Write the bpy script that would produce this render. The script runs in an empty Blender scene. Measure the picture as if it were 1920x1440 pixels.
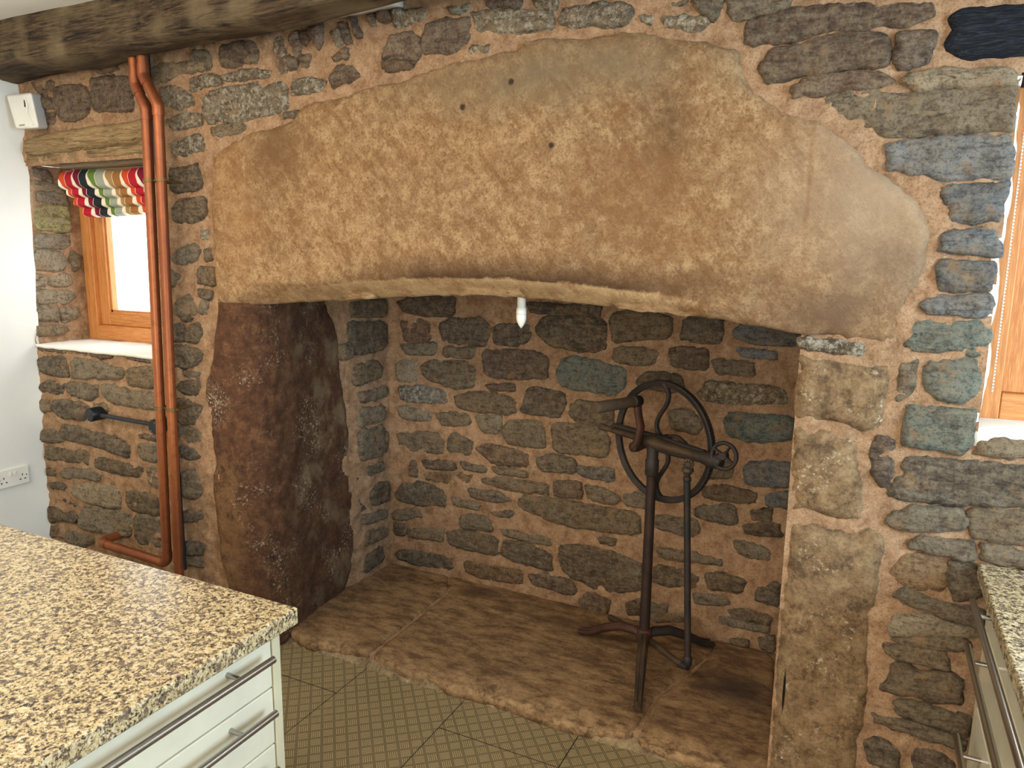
import bpy, bmesh, math, random
import numpy as np
from mathutils import Vector, Matrix
from mathutils.geometry import delaunay_2d_cdt

scene = bpy.context.scene
COL = scene.collection
rnd = random.Random(7)

# ------------------------------------------------------------------ camera
CAM = Vector((0.0, -2.115, 1.66))
YAW, PITCH, ROLL, FPX = -0.452674, -0.1698296, 0.01244059, 1371.88
_F = Vector((math.sin(YAW) * math.cos(PITCH), math.cos(YAW) * math.cos(PITCH), math.sin(PITCH)))
_R0 = Vector((math.cos(YAW), -math.sin(YAW), 0.0))
_U0 = _R0.cross(_F)
_R = _R0 * math.cos(ROLL) + _U0 * math.sin(ROLL)
_U = -_R0 * math.sin(ROLL) + _U0 * math.cos(ROLL)
cam_data = bpy.data.cameras.new('camera')
cam_data.sensor_fit = 'HORIZONTAL'
cam_data.sensor_width = 36.0
cam_data.lens = FPX / 1920 * 36.0
cam_data.clip_start = 0.02
cam = bpy.data.objects.new('camera', cam_data)
m3 = Matrix((_R, _U, -_F)).transposed()
cam.matrix_world = Matrix.Translation(CAM) @ m3.to_4x4()
COL.objects.link(cam)
scene.camera = cam

# ------------------------------------------------------------------ light
scene.view_settings.view_transform = 'Standard'
scene.view_settings.look = 'None'
scene.view_settings.gamma = 1.0
scene.view_settings.use_curve_mapping = False
scene.view_settings.exposure = 0.22
scene.cycles.use_denoising = True
scene.cycles.max_bounces = 8
scene.cycles.sample_clamp_indirect = 6.0

world = bpy.data.worlds.new('overcast_sky')
scene.world = world
world.use_nodes = True
bg = world.node_tree.nodes['Background']
bg.inputs[0].default_value = (0.86, 0.94, 1.0, 1)
bg.inputs[1].default_value = 6.0

def area(name, loc, target, sx, sy, power, color, spread=180):
    d = bpy.data.lights.new(name, 'AREA')
    d.shape = 'RECTANGLE'; d.size = sx; d.size_y = sy
    d.energy = power; d.color = color
    d.spread = math.radians(spread)
    o = bpy.data.objects.new(name, d)
    o.location = loc
    v = Vector(target) - Vector(loc)
    o.rotation_euler = v.to_track_quat('-Z', 'Y').to_euler()
    COL.objects.link(o)
    return o
WARM = (1.0, 0.87, 0.70)
area('ceiling_lamp', (-1.4, -1.75, 2.50), (-1.4, -1.0, 0.0), 1.2, 0.5, 14, WARM)
area('ceiling_lamp', (-2.7, -1.75, 2.50), (-2.6, -1.0, 0.0), 0.8, 0.5, 22, WARM)
area('ceiling_lamp', (-0.2, -1.75, 2.50), (-0.3, -1.0, 0.0), 0.8, 0.5, 6, WARM)
area('rear_fill', (-0.6, -4.4, 1.6), (-1.3, 0.0, 1.0), 2.8, 1.5, 100, (1.0, 0.95, 0.88))  # added frontal fill from behind the camera; no rear window is modelled
area('cool_side_fill', (2.1, -1.3, 1.75), (0.2, 0.0, 1.3), 1.2, 1.2, 105, (0.56, 0.78, 1.0))  # added cool fill for the bluish right end; no side window is built

# ------------------------------------------------------------------ helpers
def tag(o, label=None, cat=None, group=None, kind=None):
    if label: o['label'] = label
    if cat: o['category'] = cat
    if group: o['group'] = group
    if kind: o['kind'] = kind
    return o

def empty(name, loc=(0, 0, 0), label=None, cat=None, group=None):
    o = bpy.data.objects.new(name, None)
    o.empty_display_size = 0.05
    COL.objects.link(o); o.location = loc
    tag(o, label, cat, group)
    return o

def mesh_obj(name, verts, faces, mat, parent=None, smooth=True, uv=None):
    me = bpy.data.meshes.new(name)
    me.from_pydata([tuple(map(float, v)) for v in verts], [], [tuple(map(int, f)) for f in faces])
    me.update()
    if smooth:
        me.polygons.foreach_set('use_smooth', [True] * len(me.polygons))
    o = bpy.data.objects.new(name, me)
    if mat: me.materials.append(mat)
    COL.objects.link(o)
    if parent:
        o.parent = parent
        o.matrix_parent_inverse = Matrix.Translation(-parent_loc(parent))
    return o

def parent_loc(p):
    v = Vector(p.location)
    if p.parent: v = v   # parts of parts are given in world space too
    return v

def bm_obj(name, bm, mat, parent=None, smooth=False, bevel=0.0, segs=2):
    me = bpy.data.meshes.new(name)
    bmesh.ops.recalc_face_normals(bm, faces=bm.faces)
    bm.to_mesh(me); bm.free()
    o = bpy.data.objects.new(name, me)
    me.materials.append(mat)
    if smooth:
        me.polygons.foreach_set('use_smooth', [True] * len(me.polygons))
    COL.objects.link(o)
    if parent:
        o.parent = parent
        o.matrix_parent_inverse = Matrix.Translation(-parent_loc(parent))
    if bevel > 0:
        mod = o.modifiers.new('bevel', 'BEVEL'); mod.width = bevel; mod.segments = segs
        mod.limit_method = 'ANGLE'; mod.angle_limit = math.radians(40)
        me.polygons.foreach_set('use_smooth', [True] * len(me.polygons))
        wn = o.modifiers.new('wn', 'WEIGHTED_NORMAL')
    return o

def add_box(bm, x0, x1, y0, y1, z0, z1, rot=None):
    vs = [bm.verts.new((x, y, z)) for x in (x0, x1) for y in (y0, y1) for z in (z0, z1)]
    for f in ((0, 1, 3, 2), (4, 6, 7, 5), (0, 4, 5, 1), (2, 3, 7, 6), (0, 2, 6, 4), (1, 5, 7, 3)):
        bm.faces.new([vs[i] for i in f])
    return vs

def box(name, x0, x1, y0, y1, z0, z1, mat, parent=None, bevel=0.002):
    bm = bmesh.new(); add_box(bm, x0, x1, y0, y1, z0, z1)
    return bm_obj(name, bm, mat, parent, bevel=bevel)

def frame_axes(d, up=Vector((0, 0, 1))):
    d = d.normalized()
    if abs(d.dot(up)) > 0.95: up = Vector((1, 0, 0))
    a = d.cross(up).normalized(); b = a.cross(d).normalized()
    return a, b

def add_tube(bm, pts, rad, n=16, caps=True, squash=1.0, up=Vector((0, 0, 1))):
    """sweep a circle (radius per point) along a polyline"""
    pts = [Vector(p) for p in pts]
    if not hasattr(rad, '__len__'): rad = [rad] * len(pts)
    rings = []
    a0 = None
    for i, p in enumerate(pts):
        if i == 0: d = pts[1] - pts[0]
        elif i == len(pts) - 1: d = pts[-1] - pts[-2]
        else: d = (pts[i + 1] - pts[i]).normalized() + (pts[i] - pts[i - 1]).normalized()
        d.normalize()
        if a0 is None: a, b = frame_axes(d, up)
        else:
            a = (a0 - d * a0.dot(d)).normalized(); b = d.cross(a).normalized() * -1
            b = a.cross(d).normalized()
        a0 = a
        rings.append([bm.verts.new(p + a * math.cos(t) * rad[i] + b * math.sin(t) * rad[i] * squash)
                      for t in [2 * math.pi * k / n for k in range(n)]])
    for r0, r1 in zip(rings, rings[1:]):
        for k in range(n):
            bm.faces.new((r0[k], r0[(k + 1) % n], r1[(k + 1) % n], r1[k]))
    if caps:
        bm.faces.new(list(reversed(rings[0]))); bm.faces.new(rings[-1])
    return rings

def tube(name, pts, rad, mat, parent=None, n=16, squash=1.0, up=Vector((0, 0, 1))):
    bm = bmesh.new(); add_tube(bm, pts, rad, n, True, squash, up)
    o = bm_obj(name, bm, mat, parent, smooth=True)
    m = o.modifiers.new('es', 'EDGE_SPLIT'); m.split_angle = math.radians(50)
    return o

def arc_pts(p0, corner, p1, r, n=6):
    """points of a polyline p0-corner-p1 with a rounded corner"""
    p0, c, p1 = Vector(p0), Vector(corner), Vector(p1)
    d0 = (p0 - c).normalized(); d1 = (p1 - c).normalized()
    half = math.acos(max(-1, min(1, d0.dot(d1)))) / 2
    t = r / math.tan(half)
    a = c + d0 * t; b = c + d1 * t
    bis = (d0 + d1).normalized(); cen = c + bis * (r / math.sin(half))
    out = []
    for k in range(n + 1):
        v = (a - cen).lerp(b - cen, k / n).normalized() * r
        out.append(cen + v)
    return out

# ------------------------------------------------------------------ noise
def _hash(ix, iy, iz, seed):
    h = (ix * 374761393 + iy * 668265263 + iz * 2147483647 + seed * 1274126177) & 0xFFFFFFFF
    h = ((h ^ (h >> 13)) * 1274126177) & 0xFFFFFFFF
    h = h ^ (h >> 16)
    return (h & 0xFFFF) / 32767.5 - 1.0

def vnoise(P, seed=0):
    P = np.asarray(P, float)
    I = np.floor(P).astype(np.int64); Fq = P - I
    w = Fq * Fq * (3 - 2 * Fq)
    res = 0
    for dx in (0, 1):
        for dy in (0, 1):
            for dz in (0, 1):
                k = _hash(I[:, 0] + dx, I[:, 1] + dy, I[:, 2] + dz, seed)
                res = res + k * (w[:, 0] if dx else 1 - w[:, 0]) * (w[:, 1] if dy else 1 - w[:, 1]) * (w[:, 2] if dz else 1 - w[:, 2])
    return res

def fbm(P, scale, octs=3, seed=0, gain=0.5):
    P = np.asarray(P, float)
    if P.shape[1] == 2: P = np.hstack([P, np.full((len(P), 1), 0.37)])
    s = 0; a = 1.0
    for o in range(octs):
        s = s + a * vnoise(P * scale * 2 ** o + 17.3 * o, seed + o); a *= gain
    return s

# ------------------------------------------------------------------ materials
def srgb(r, g, b):
    f = lambda c: (c / 255 / 12.92) if c / 255 <= 0.04045 else ((c / 255 + 0.055) / 1.055) ** 2.4
    return (f(r), f(g), f(b), 1.0)

class NT:
    def __init__(s, name):
        s.m = bpy.data.materials.new(name); s.m.use_nodes = True
        s.t = s.m.node_tree; s.n = s.t.nodes
        s.bsdf = s.n['Principled BSDF']
        s._geo = None
    def node(s, kind, **kw):
        x = s.n.new(kind)
        for k, v in kw.items(): setattr(x, k, v)
        return x
    def link(s, a, b): s.t.links.new(a, b)
    def pos(s):
        if not s._geo: s._geo = s.n.new('ShaderNodeNewGeometry')
        return s._geo.outputs['Position']
    def noise(s, scale, detail=3, rough=0.55, vec=None, stretch=None, dist=0.0):
        v = vec or s.pos()
        if stretch:
            mp = s.node('ShaderNodeMapping'); mp.inputs['Scale'].default_value = stretch
            s.link(v, mp.inputs['Vector']); v = mp.outputs[0]
        x = s.node('ShaderNodeTexNoise')
        x.inputs['Scale'].default_value = scale; x.inputs['Detail'].default_value = detail
        x.inputs['Roughness'].default_value = rough; x.inputs['Distortion'].default_value = dist
        s.link(v, x.inputs['Vector'])
        return x.outputs['Fac']
    def voro(s, scale, out='Distance', feature='F1', vec=None):
        x = s.node('ShaderNodeTexVoronoi'); x.feature = feature
        x.inputs['Scale'].default_value = scale
        s.link(vec or s.pos(), x.inputs['Vector'])
        return x.outputs[out]
    def ramp(s, fac, stops, interp='LINEAR'):
        x = s.node('ShaderNodeValToRGB'); x.color_ramp.interpolation = interp
        e = x.color_ramp.elements
        while len(e) < len(stops): e.new(0.5)
        for k, (p, c) in zip(e, stops):
            k.position = p
            k.color = c if hasattr(c, '__len__') else (c, c, c, 1)
        s.link(fac, x.inputs[0])
        return x.outputs[0]
    def math(s, op, a, b=None, clamp=False):
        x = s.node('ShaderNodeMath', operation=op); x.use_clamp = clamp
        for i, v in enumerate((a, b)):
            if v is None: continue
            if isinstance(v, (int, float)): x.inputs[i].default_value = v
            else: s.link(v, x.inputs[i])
        return x.outputs[0]
    def mix(s, fac, a, b, mode='MIX'):
        x = s.node('ShaderNodeMix', data_type='RGBA', blend_type=mode); x.clamp_result = False
        for sock, v in ((x.inputs[0], fac), (x.inputs[6], a), (x.inputs[7], b)):
            if isinstance(v, (int, float)): sock.default_value = v
            elif isinstance(v, tuple): sock.default_value = v
            else: s.link(v, sock)
        return x.outputs[2]
    def bump(s, h, strength=0.5, dist=0.01, prev=None):
        x = s.node('ShaderNodeBump'); x.inputs['Strength'].default_value = strength
        x.inputs['Distance'].default_value = dist
        s.link(h, x.inputs['Height'])
        if prev: s.link(prev, x.inputs['Normal'])
        return x.outputs[0]
    def blob(s, x, z, rx, rz, wob=0.35, scale=6.0, soft=0.5):
        """soft irregular patch round a point of the wall plane (x, z in metres)"""
        sp = s.node('ShaderNodeSeparateXYZ'); s.link(s.pos(), sp.inputs[0])
        a = s.math('DIVIDE', s.math('SUBTRACT', sp.outputs[0], x), rx)
        b = s.math('DIVIDE', s.math('SUBTRACT', sp.outputs[2], z), rz)
        d = s.math('SQRT', s.math('ADD', s.math('MULTIPLY', a, a), s.math('MULTIPLY', b, b)))
        d = s.math('ADD', d, s.math('MULTIPLY', s.math('SUBTRACT', s.noise(scale, 5, 0.65), 0.5), wob * 4))
        return s.ramp(d, [(0.0, 1.0), (max(0.02, 1 - soft), 1.0), (1.0, 0.0)] if soft < 1 else [(0.0, 1.0), (1.0, 0.0)])
    def done(s, color, rough=0.9, normal=None, metal=0.0, spec=0.3):
        b = s.bsdf
        for sock, v in ((b.inputs['Base Color'], color), (b.inputs['Roughness'], rough), (b.inputs['Metallic'], metal)):
            if isinstance(v, (int, float, tuple)): sock.default_value = v
            else: s.link(v, sock)
        b.inputs['Specular IOR Level'].default_value = spec
        if normal: s.link(normal, b.inputs['Normal'])
        return s.m

def plain(name, col, rough=0.5, metal=0.0, spec=0.5, bump=None):
    t = NT(name)
    n = None
    if bump: n = t.bump(t.noise(bump[0], 4), bump[1], 0.002)
    c = t.mix(t.ramp(t.noise(9, 4), [(0.3, 0.0), (0.7, 1.0)]), col, tuple(min(1, k * 0.86) for k in col[:3]) + (1,))
    return t.done(c, rough, n, metal, spec)

def mat_stone():
    t = NT('rubble_stone')
    oi = t.node('ShaderNodeObjectInfo')
    base = oi.outputs['Color']
    n1 = t.noise(9, 5, 0.65); n2 = t.noise(34, 8, 0.78); n3 = t.noise(120, 5, 0.75)
    streak = t.noise(16, 6, 0.72, stretch=(1, 1, 4), dist=0.6)
    c = t.mix(t.ramp(n1, [(0.38, 0.0), (0.62, 0.45)]), base, srgb(118, 94, 70))
    c = t.mix(t.ramp(streak, [(0.48, 0.0), (0.64, 0.55)]), c, srgb(140, 127, 104))
    c = t.mix(t.ramp(streak, [(0.36, 0.65), (0.47, 0.0)]), c, srgb(56, 47, 38))
    c = t.mix(t.ramp(n2, [(0.40, 0.5), (0.49, 0.0)]), c, srgb(54, 45, 37))
    c = t.mix(t.ramp(n2, [(0.51, 0.0), (0.62, 0.4)]), c, srgb(158, 142, 114))
    c = t.mix(t.ramp(n3, [(0.36, 0.6), (0.50, 0.0)]), c, srgb(44, 37, 31))
    # smears of mortar left on the faces
    sm = t.ramp(t.noise(13, 9, 0.8), [(0.55, 0.0), (0.62, 0.75)])
    c = t.mix(sm, c, srgb(150, 118, 84))
    # lime bloom
    lime = t.math('MULTIPLY', t.ramp(t.noise(50, 8, 0.8), [(0.51, 0.0), (0.57, 0.85)]), oi.outputs['Alpha'])
    c = t.mix(lime, c, srgb(190, 182, 160))
    h = t.math('ADD', t.math('MULTIPLY', n2, 0.8), t.math('MULTIPLY', n3, 0.35))
    h = t.math('ADD', h, t.math('MULTIPLY', streak, 0.8))
    return t.done(c, 0.93, t.bump(h, 1.0, 0.014), spec=0.2)

def mat_mortar():
    t = NT('lime_mortar')
    n1 = t.noise(3.2, 6, 0.7); n2 = t.noise(20, 9, 0.8); n3 = t.noise(170, 4, 0.75)
    c = t.mix(t.ramp(n1, [(0.36, 0.0), (0.64, 1.0)]), srgb(166, 130, 98), srgb(150, 119, 90))
    c = t.mix(t.ramp(n2, [(0.40, 0.6), (0.485, 0.0)]), c, srgb(112, 82, 55))
    c = t.mix(t.ramp(n2, [(0.505, 0.0), (0.60, 0.5)]), c, srgb(192, 162, 128))
    c = t.mix(t.ramp(n3, [(0.38, 0.5), (0.49, 0.0)]), c, srgb(96, 70, 48))
    sp = t.voro(80)
    c = t.mix(t.ramp(sp, [(0.0, 0.7), (0.12, 0.0)]), c, srgb(214, 198, 168))
    h = t.math('ADD', t.math('MULTIPLY', n2, 1.0), t.math('MULTIPLY', n3, 0.3))
    return t.done(c, 0.95, t.bump(h, 0.8, 0.009), spec=0.15)

def mat_lintel():
    t = NT('lintel_sandstone')
    n1 = t.noise(2.1, 6, 0.65); n2 = t.noise(26, 9, 0.82); n3 = t.noise(130, 4, 0.75)
    mp = t.node('ShaderNodeMapping'); mp.inputs['Rotation'].default_value = (0, math.radians(-52), 0)
    t.link(t.pos(), mp.inputs['Vector'])
    tool = t.noise(13, 7, 0.7, vec=mp.outputs[0], stretch=(0.6, 1, 3.2))
    c = t.mix(t.ramp(n1, [(0.36, 0.0), (0.64, 1.0)]), srgb(158, 124, 86), srgb(144, 116, 84))
    c = t.mix(t.ramp(t.noise(7.0, 10, 0.85), [(0.48, 0.0), (0.62, 0.45)]), c, srgb(128, 90, 55))
    c = t.mix(t.ramp(tool, [(0.42, 0.5), (0.50, 0.0)]), c, srgb(120, 84, 50))
    c = t.mix(t.ramp(n2, [(0.40, 0.5), (0.49, 0.0)]), c, srgb(112, 78, 46))
    c = t.mix(t.ramp(n2, [(0.505, 0.0), (0.58, 0.6)]), c, srgb(184, 153, 112))
    c = t.mix(t.ramp(n3, [(0.38, 0.6), (0.49, 0.0)]), c, srgb(98, 68, 42))
    def stain_or_light(x, z, rx, rz, wob, sc, soft, amt, col):
        nonlocal c
        c = t.mix(t.math('MULTIPLY', t.blob(x, z, rx, rz, wob, sc, soft), amt), c, srgb(*col))
    # right end tinted grey for haze and cool light, darker grey top, stains and soot with their own shapes
    stain_or_light(-0.02, 1.85, 0.36, 0.40, 0.3, 3, 0.9, 0.75, (160, 136, 110))
    stain_or_light(-0.90, 2.20, 0.75, 0.14, 0.4, 7, 1.0, 0.75, (116, 102, 78))  # broad greyer, darker band along the top
    stain_or_light(-1.98, 2.03, 0.17, 0.20, 0.45, 8, 0.9, 0.8, (108, 78, 48))
    stain_or_light(-2.20, 1.85, 0.20, 0.30, 0.5, 5, 1.0, 0.4, (150, 104, 62))
    stain_or_light(-0.55, 2.02, 0.08, 0.22, 0.6, 16, 0.9, 0.75, (92, 66, 42))
    stain_or_light(-0.64, 1.82, 0.34, 0.26, 0.8, 15, 0.9, 0.65, (122, 86, 52))
    # soot lies in a ragged band above the chamfer, the chamfer is tinted paler for bounced light
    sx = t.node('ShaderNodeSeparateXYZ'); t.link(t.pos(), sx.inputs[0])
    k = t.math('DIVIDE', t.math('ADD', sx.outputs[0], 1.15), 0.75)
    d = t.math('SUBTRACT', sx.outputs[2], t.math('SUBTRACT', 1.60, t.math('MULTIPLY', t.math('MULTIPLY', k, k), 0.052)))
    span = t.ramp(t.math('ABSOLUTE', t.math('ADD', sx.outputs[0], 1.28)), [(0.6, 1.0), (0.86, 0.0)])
    wob = t.math('MULTIPLY', t.math('SUBTRACT', t.noise(11, 8, 0.8), 0.5), 0.5)
    soot = t.ramp(t.math('ADD', t.math('MULTIPLY', d, 9.0), t.math('ADD', wob, 0.10)), [(0.02, 0.0), (0.10, 1.0), (0.35, 0.7), (0.85, 0.0)])
    soot = t.math('MULTIPLY', soot, t.ramp(t.math('ABSOLUTE', t.math('ADD', sx.outputs[0], 1.02)), [(0.35, 1.0), (0.75, 0.0)]))
    c = t.mix(t.math('MULTIPLY', soot, 0.9), c, srgb(64, 43, 27))
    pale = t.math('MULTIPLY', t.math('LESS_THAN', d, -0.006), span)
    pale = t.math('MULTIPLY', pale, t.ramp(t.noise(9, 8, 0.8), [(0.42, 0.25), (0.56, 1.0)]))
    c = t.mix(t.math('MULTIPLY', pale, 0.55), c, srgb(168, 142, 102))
    stain_or_light(-0.42, 1.60, 0.26, 0.05, 0.4, 10, 0.9, 0.6, (92, 64, 42))
    stain_or_light(-0.12, 1.52, 0.26, 0.11, 0.35, 6, 0.8, 0.8, (96, 74, 56))
    stain_or_light(0.02, 1.66, 0.20, 0.10, 0.5, 9, 0.9, 0.5, (112, 92, 74))
    stain_or_light(-0.17, 1.90, 0.010, 0.34, 0.3, 14, 0.9, 0.4, (120, 76, 40))
    for px, pz in ((-0.90, 1.995), (-1.04, 2.19), (-1.21, 2.13)):
        stain_or_light(px, pz, 0.013, 0.013, 0.25, 40, 0.5, 0.9, (46, 36, 26))
    h = t.math('ADD', t.math('MULTIPLY', n2, 0.7), t.math('MULTIPLY', n3, 0.3))
    h = t.math('ADD', h, t.math('MULTIPLY', tool, 0.7))
    return t.done(c, 0.92, t.bump(h, 0.8, 0.009), spec=0.2)

def mat_jamb(name, a, b, dark, pale):
    t = NT(name)
    n1 = t.noise(4.0, 6, 0.7); n2 = t.noise(20, 9, 0.82); n3 = t.noise(110, 4, 0.75)
    c = t.mix(t.ramp(n1, [(0.35, 0.0), (0.65, 1.0)]), a, b)
    c = t.mix(t.ramp(n2, [(0.41, 0.8), (0.495, 0.0)]), c, dark)
    c = t.mix(t.ramp(n2, [(0.51, 0.0), (0.60, 0.55)]), c, pale)
    c = t.mix(t.ramp(n3, [(0.3, 0.45), (0.5, 0.0)]), c, dark)
    li = t.math('MULTIPLY', t.ramp(t.noise(7, 4, 0.6), [(0.52, 0.0), (0.62, 1.0)]), t.ramp(t.noise(70, 5, 0.75), [(0.56, 0.0), (0.62, 1.0)]))
    c = t.mix(t.math('MULTIPLY', li, 0.8), c, srgb(198, 184, 156))
    if name.startswith('right'):
        c = t.mix(t.blob(-0.131, 0.43, 0.0045, 0.085, 0.12, 12, 0.4), c, srgb(22, 17, 14))
    h = t.math('ADD', t.math('MULTIPLY', n2, 0.7), t.math('MULTIPLY', n3, 0.3))
    return t.done(c, 0.92, t.bump(h, 0.7, 0.012), spec=0.2)

def mat_left_jamb():
    t = NT('left_jamb_sandstone')
    n1 = t.noise(3.0, 6, 0.7); n2 = t.noise(18, 9, 0.82); n3 = t.noise(110, 4, 0.75)
    c = t.mix(t.ramp(n1, [(0.35, 0.0), (0.65, 1.0)]), srgb(98, 65, 43), srgb(84, 56, 39))
    c = t.mix(t.math('MULTIPLY', t.blob(-2.33, 0.55, 0.11, 0.38, 0.2, 5), 0.7), c, srgb(132, 98, 64))
    c = t.mix(t.ramp(n2, [(0.41, 0.75), (0.495, 0.0)]), c, srgb(60, 38, 24))
    c = t.mix(t.ramp(n2, [(0.52, 0.0), (0.60, 0.45)]), c, srgb(140, 102, 66))
    c = t.mix(t.ramp(n3, [(0.3, 0.45), (0.5, 0.0)]), c, srgb(60, 38, 24))
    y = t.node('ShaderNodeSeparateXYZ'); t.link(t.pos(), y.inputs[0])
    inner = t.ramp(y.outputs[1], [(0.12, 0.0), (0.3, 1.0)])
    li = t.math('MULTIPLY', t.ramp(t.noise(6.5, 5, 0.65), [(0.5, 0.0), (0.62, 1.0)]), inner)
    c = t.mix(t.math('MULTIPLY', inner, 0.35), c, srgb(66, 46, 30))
    c = t.mix(t.math('MULTIPLY', li, 0.6), c, srgb(128, 110, 82))
    li = t.math('MULTIPLY', t.ramp(t.noise(5, 4, 0.6), [(0.5, 0.0), (0.6, 1.0)]), t.ramp(t.noise(75, 5, 0.75), [(0.55, 0.0), (0.61, 1.0)]))
    c = t.mix(t.math('MULTIPLY', li, 0.6), c, srgb(190, 172, 142))
    w = t.math('MULTIPLY', t.blob(-2.40, 1.07, 0.12, 0.11, 0.5, 5, 1.0), t.ramp(t.noise(95, 5, 0.75), [(0.53, 0.0), (0.58, 1.0)]))
    c = t.mix(t.math('MULTIPLY', w, 0.85), c, srgb(214, 200, 174))
    h = t.math('ADD', t.math('MULTIPLY', n2, 0.7), t.math('MULTIPLY', n3, 0.3))
    return t.done(c, 0.9, t.bump(h, 0.8, 0.014), spec=0.25)

def mat_hearth():
    t = NT('hearth_flagstone')
    n1 = t.noise(3.0, 6, 0.65); n2 = t.noise(14, 9, 0.8, stretch=(0.7, 1.5, 1)); n3 = t.noise(100, 4, 0.7)
    c = t.mix(t.ramp(n1, [(0.35, 0.0), (0.65, 1.0)]), srgb(142, 110, 74), srgb(118, 90, 62))
    c = t.mix(t.ramp(n2, [(0.42, 0.75), (0.495, 0.0)]), c, srgb(82, 60, 40))
    c = t.mix(t.ramp(n2, [(0.51, 0.0), (0.60, 0.5)]), c, srgb(174, 142, 100))
    c = t.mix(t.ramp(n3, [(0.3, 0.4), (0.5, 0.0)]), c, srgb(70, 48, 32))
    sp = t.node('ShaderNodeSeparateXYZ'); t.link(t.pos(), sp.inputs[0])
    def soot(x, y, rx, ry):
        a = t.math('DIVIDE', t.math('SUBTRACT', sp.outputs[0], x), rx)
        b = t.math('DIVIDE', t.math('SUBTRACT', sp.outputs[1], y), ry)
        d = t.math('SQRT', t.math('ADD', t.math('MULTIPLY', a, a), t.math('MULTIPLY', b, b)))
        d = t.math('ADD', d, t.math('MULTIPLY', t.math('SUBTRACT', t.noise(8, 5), 0.5), 0.9))
        return t.ramp(d, [(0.3, 1.0), (1.0, 0.0)])
    c = t.mix(t.math('MULTIPLY', soot(-0.34, 0.56, 0.2, 0.16), 0.8), c, srgb(52, 40, 34))
    c = t.mix(t.math('MULTIPLY', soot(-1.62, 0.82, 0.13, 0.07), 0.7), c, srgb(72, 52, 36))
    c = t.mix(t.math('MULTIPLY', soot(-1.05, 0.72, 0.25, 0.12), 0.5), c, srgb(78, 58, 40))
    # paler broken arris along the front
    fe = t.math('MULTIPLY', t.ramp(t.math('ADD', sp.outputs[1], t.math('MULTIPLY', t.math('SUBTRACT', t.noise(7, 6, 0.7), 0.5), 0.25)), [(0.13, 1.0), (0.21, 0.0)]), t.ramp(t.noise(28, 8, 0.8), [(0.46, 0.0), (0.55, 0.5)]))
    c = t.mix(fe, c, srgb(184, 152, 110))
    h = t.math('ADD', t.math('MULTIPLY', n2, 0.9), t.math('MULTIPLY', n3, 0.25))
    return t.done(c, 0.8, t.bump(h, 0.6, 0.01), spec=0.3)

def mat_wood(name, a, b, c2, axis='x', scale=1.0, rough=0.6, crack=0.0, spec=0.4, patch=0.55):
    t = NT(name)
    st = {'x': (0.9, 14, 14), 'y': (14, 0.9, 14), 'z': (14, 14, 0.9)}[axis]
    g = t.noise(2.2 * scale, 8, 0.72, stretch=st, dist=0.6)
    g2 = t.noise(9 * scale, 6, 0.7, stretch=st)
    c = t.mix(t.ramp(g, [(0.4, 0.0), (0.6, 1.0)]), a, b)
    c = t.mix(t.ramp(g2, [(0.48, 0.0), (0.62, 0.7)]), c, c2)
    if crack:
        k = t.ramp(t.noise(3.4 * scale, 5, 0.65, stretch=st, dist=1.0), [(0.38, crack), (0.45, 0.0)])
        c = t.mix(k, c, srgb(26, 20, 15))
        c = t.mix(t.ramp(t.noise(4, 4), [(0.48, 0.0), (0.62, patch)]), c, srgb(128, 112, 84))
    n = t.bump(t.math('ADD', g, t.math('MULTIPLY', g2, 0.6)), 0.6 if crack else 0.15, 0.012 if crack else 0.002)
    return t.done(c, rough, n, spec=spec)

def mat_granite():
    t = NT('speckled_granite')
    n = t.noise(75, 3, 0.75, dist=0.4); n2 = t.noise(120, 3, 0.75, dist=0.4); n3 = t.noise(24, 3, 0.6)
    c = t.mix(t.ramp(n3, [(0.35, 0.0), (0.65, 1.0)]), srgb(196, 176, 132), srgb(176, 156, 112))
    c = t.mix(t.ramp(n2, [(0.54, 0.0), (0.60, 0.8)]), c, srgb(214, 204, 178))
    c = t.mix(t.ramp(n, [(0.44, 1.0), (0.49, 0.0)]), c, srgb(112, 96, 78))
    c = t.mix(t.ramp(n2, [(0.41, 1.0), (0.46, 0.0)]), c, srgb(50, 44, 42))
    return t.done(c, 0.3, None, spec=0.5)

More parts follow.
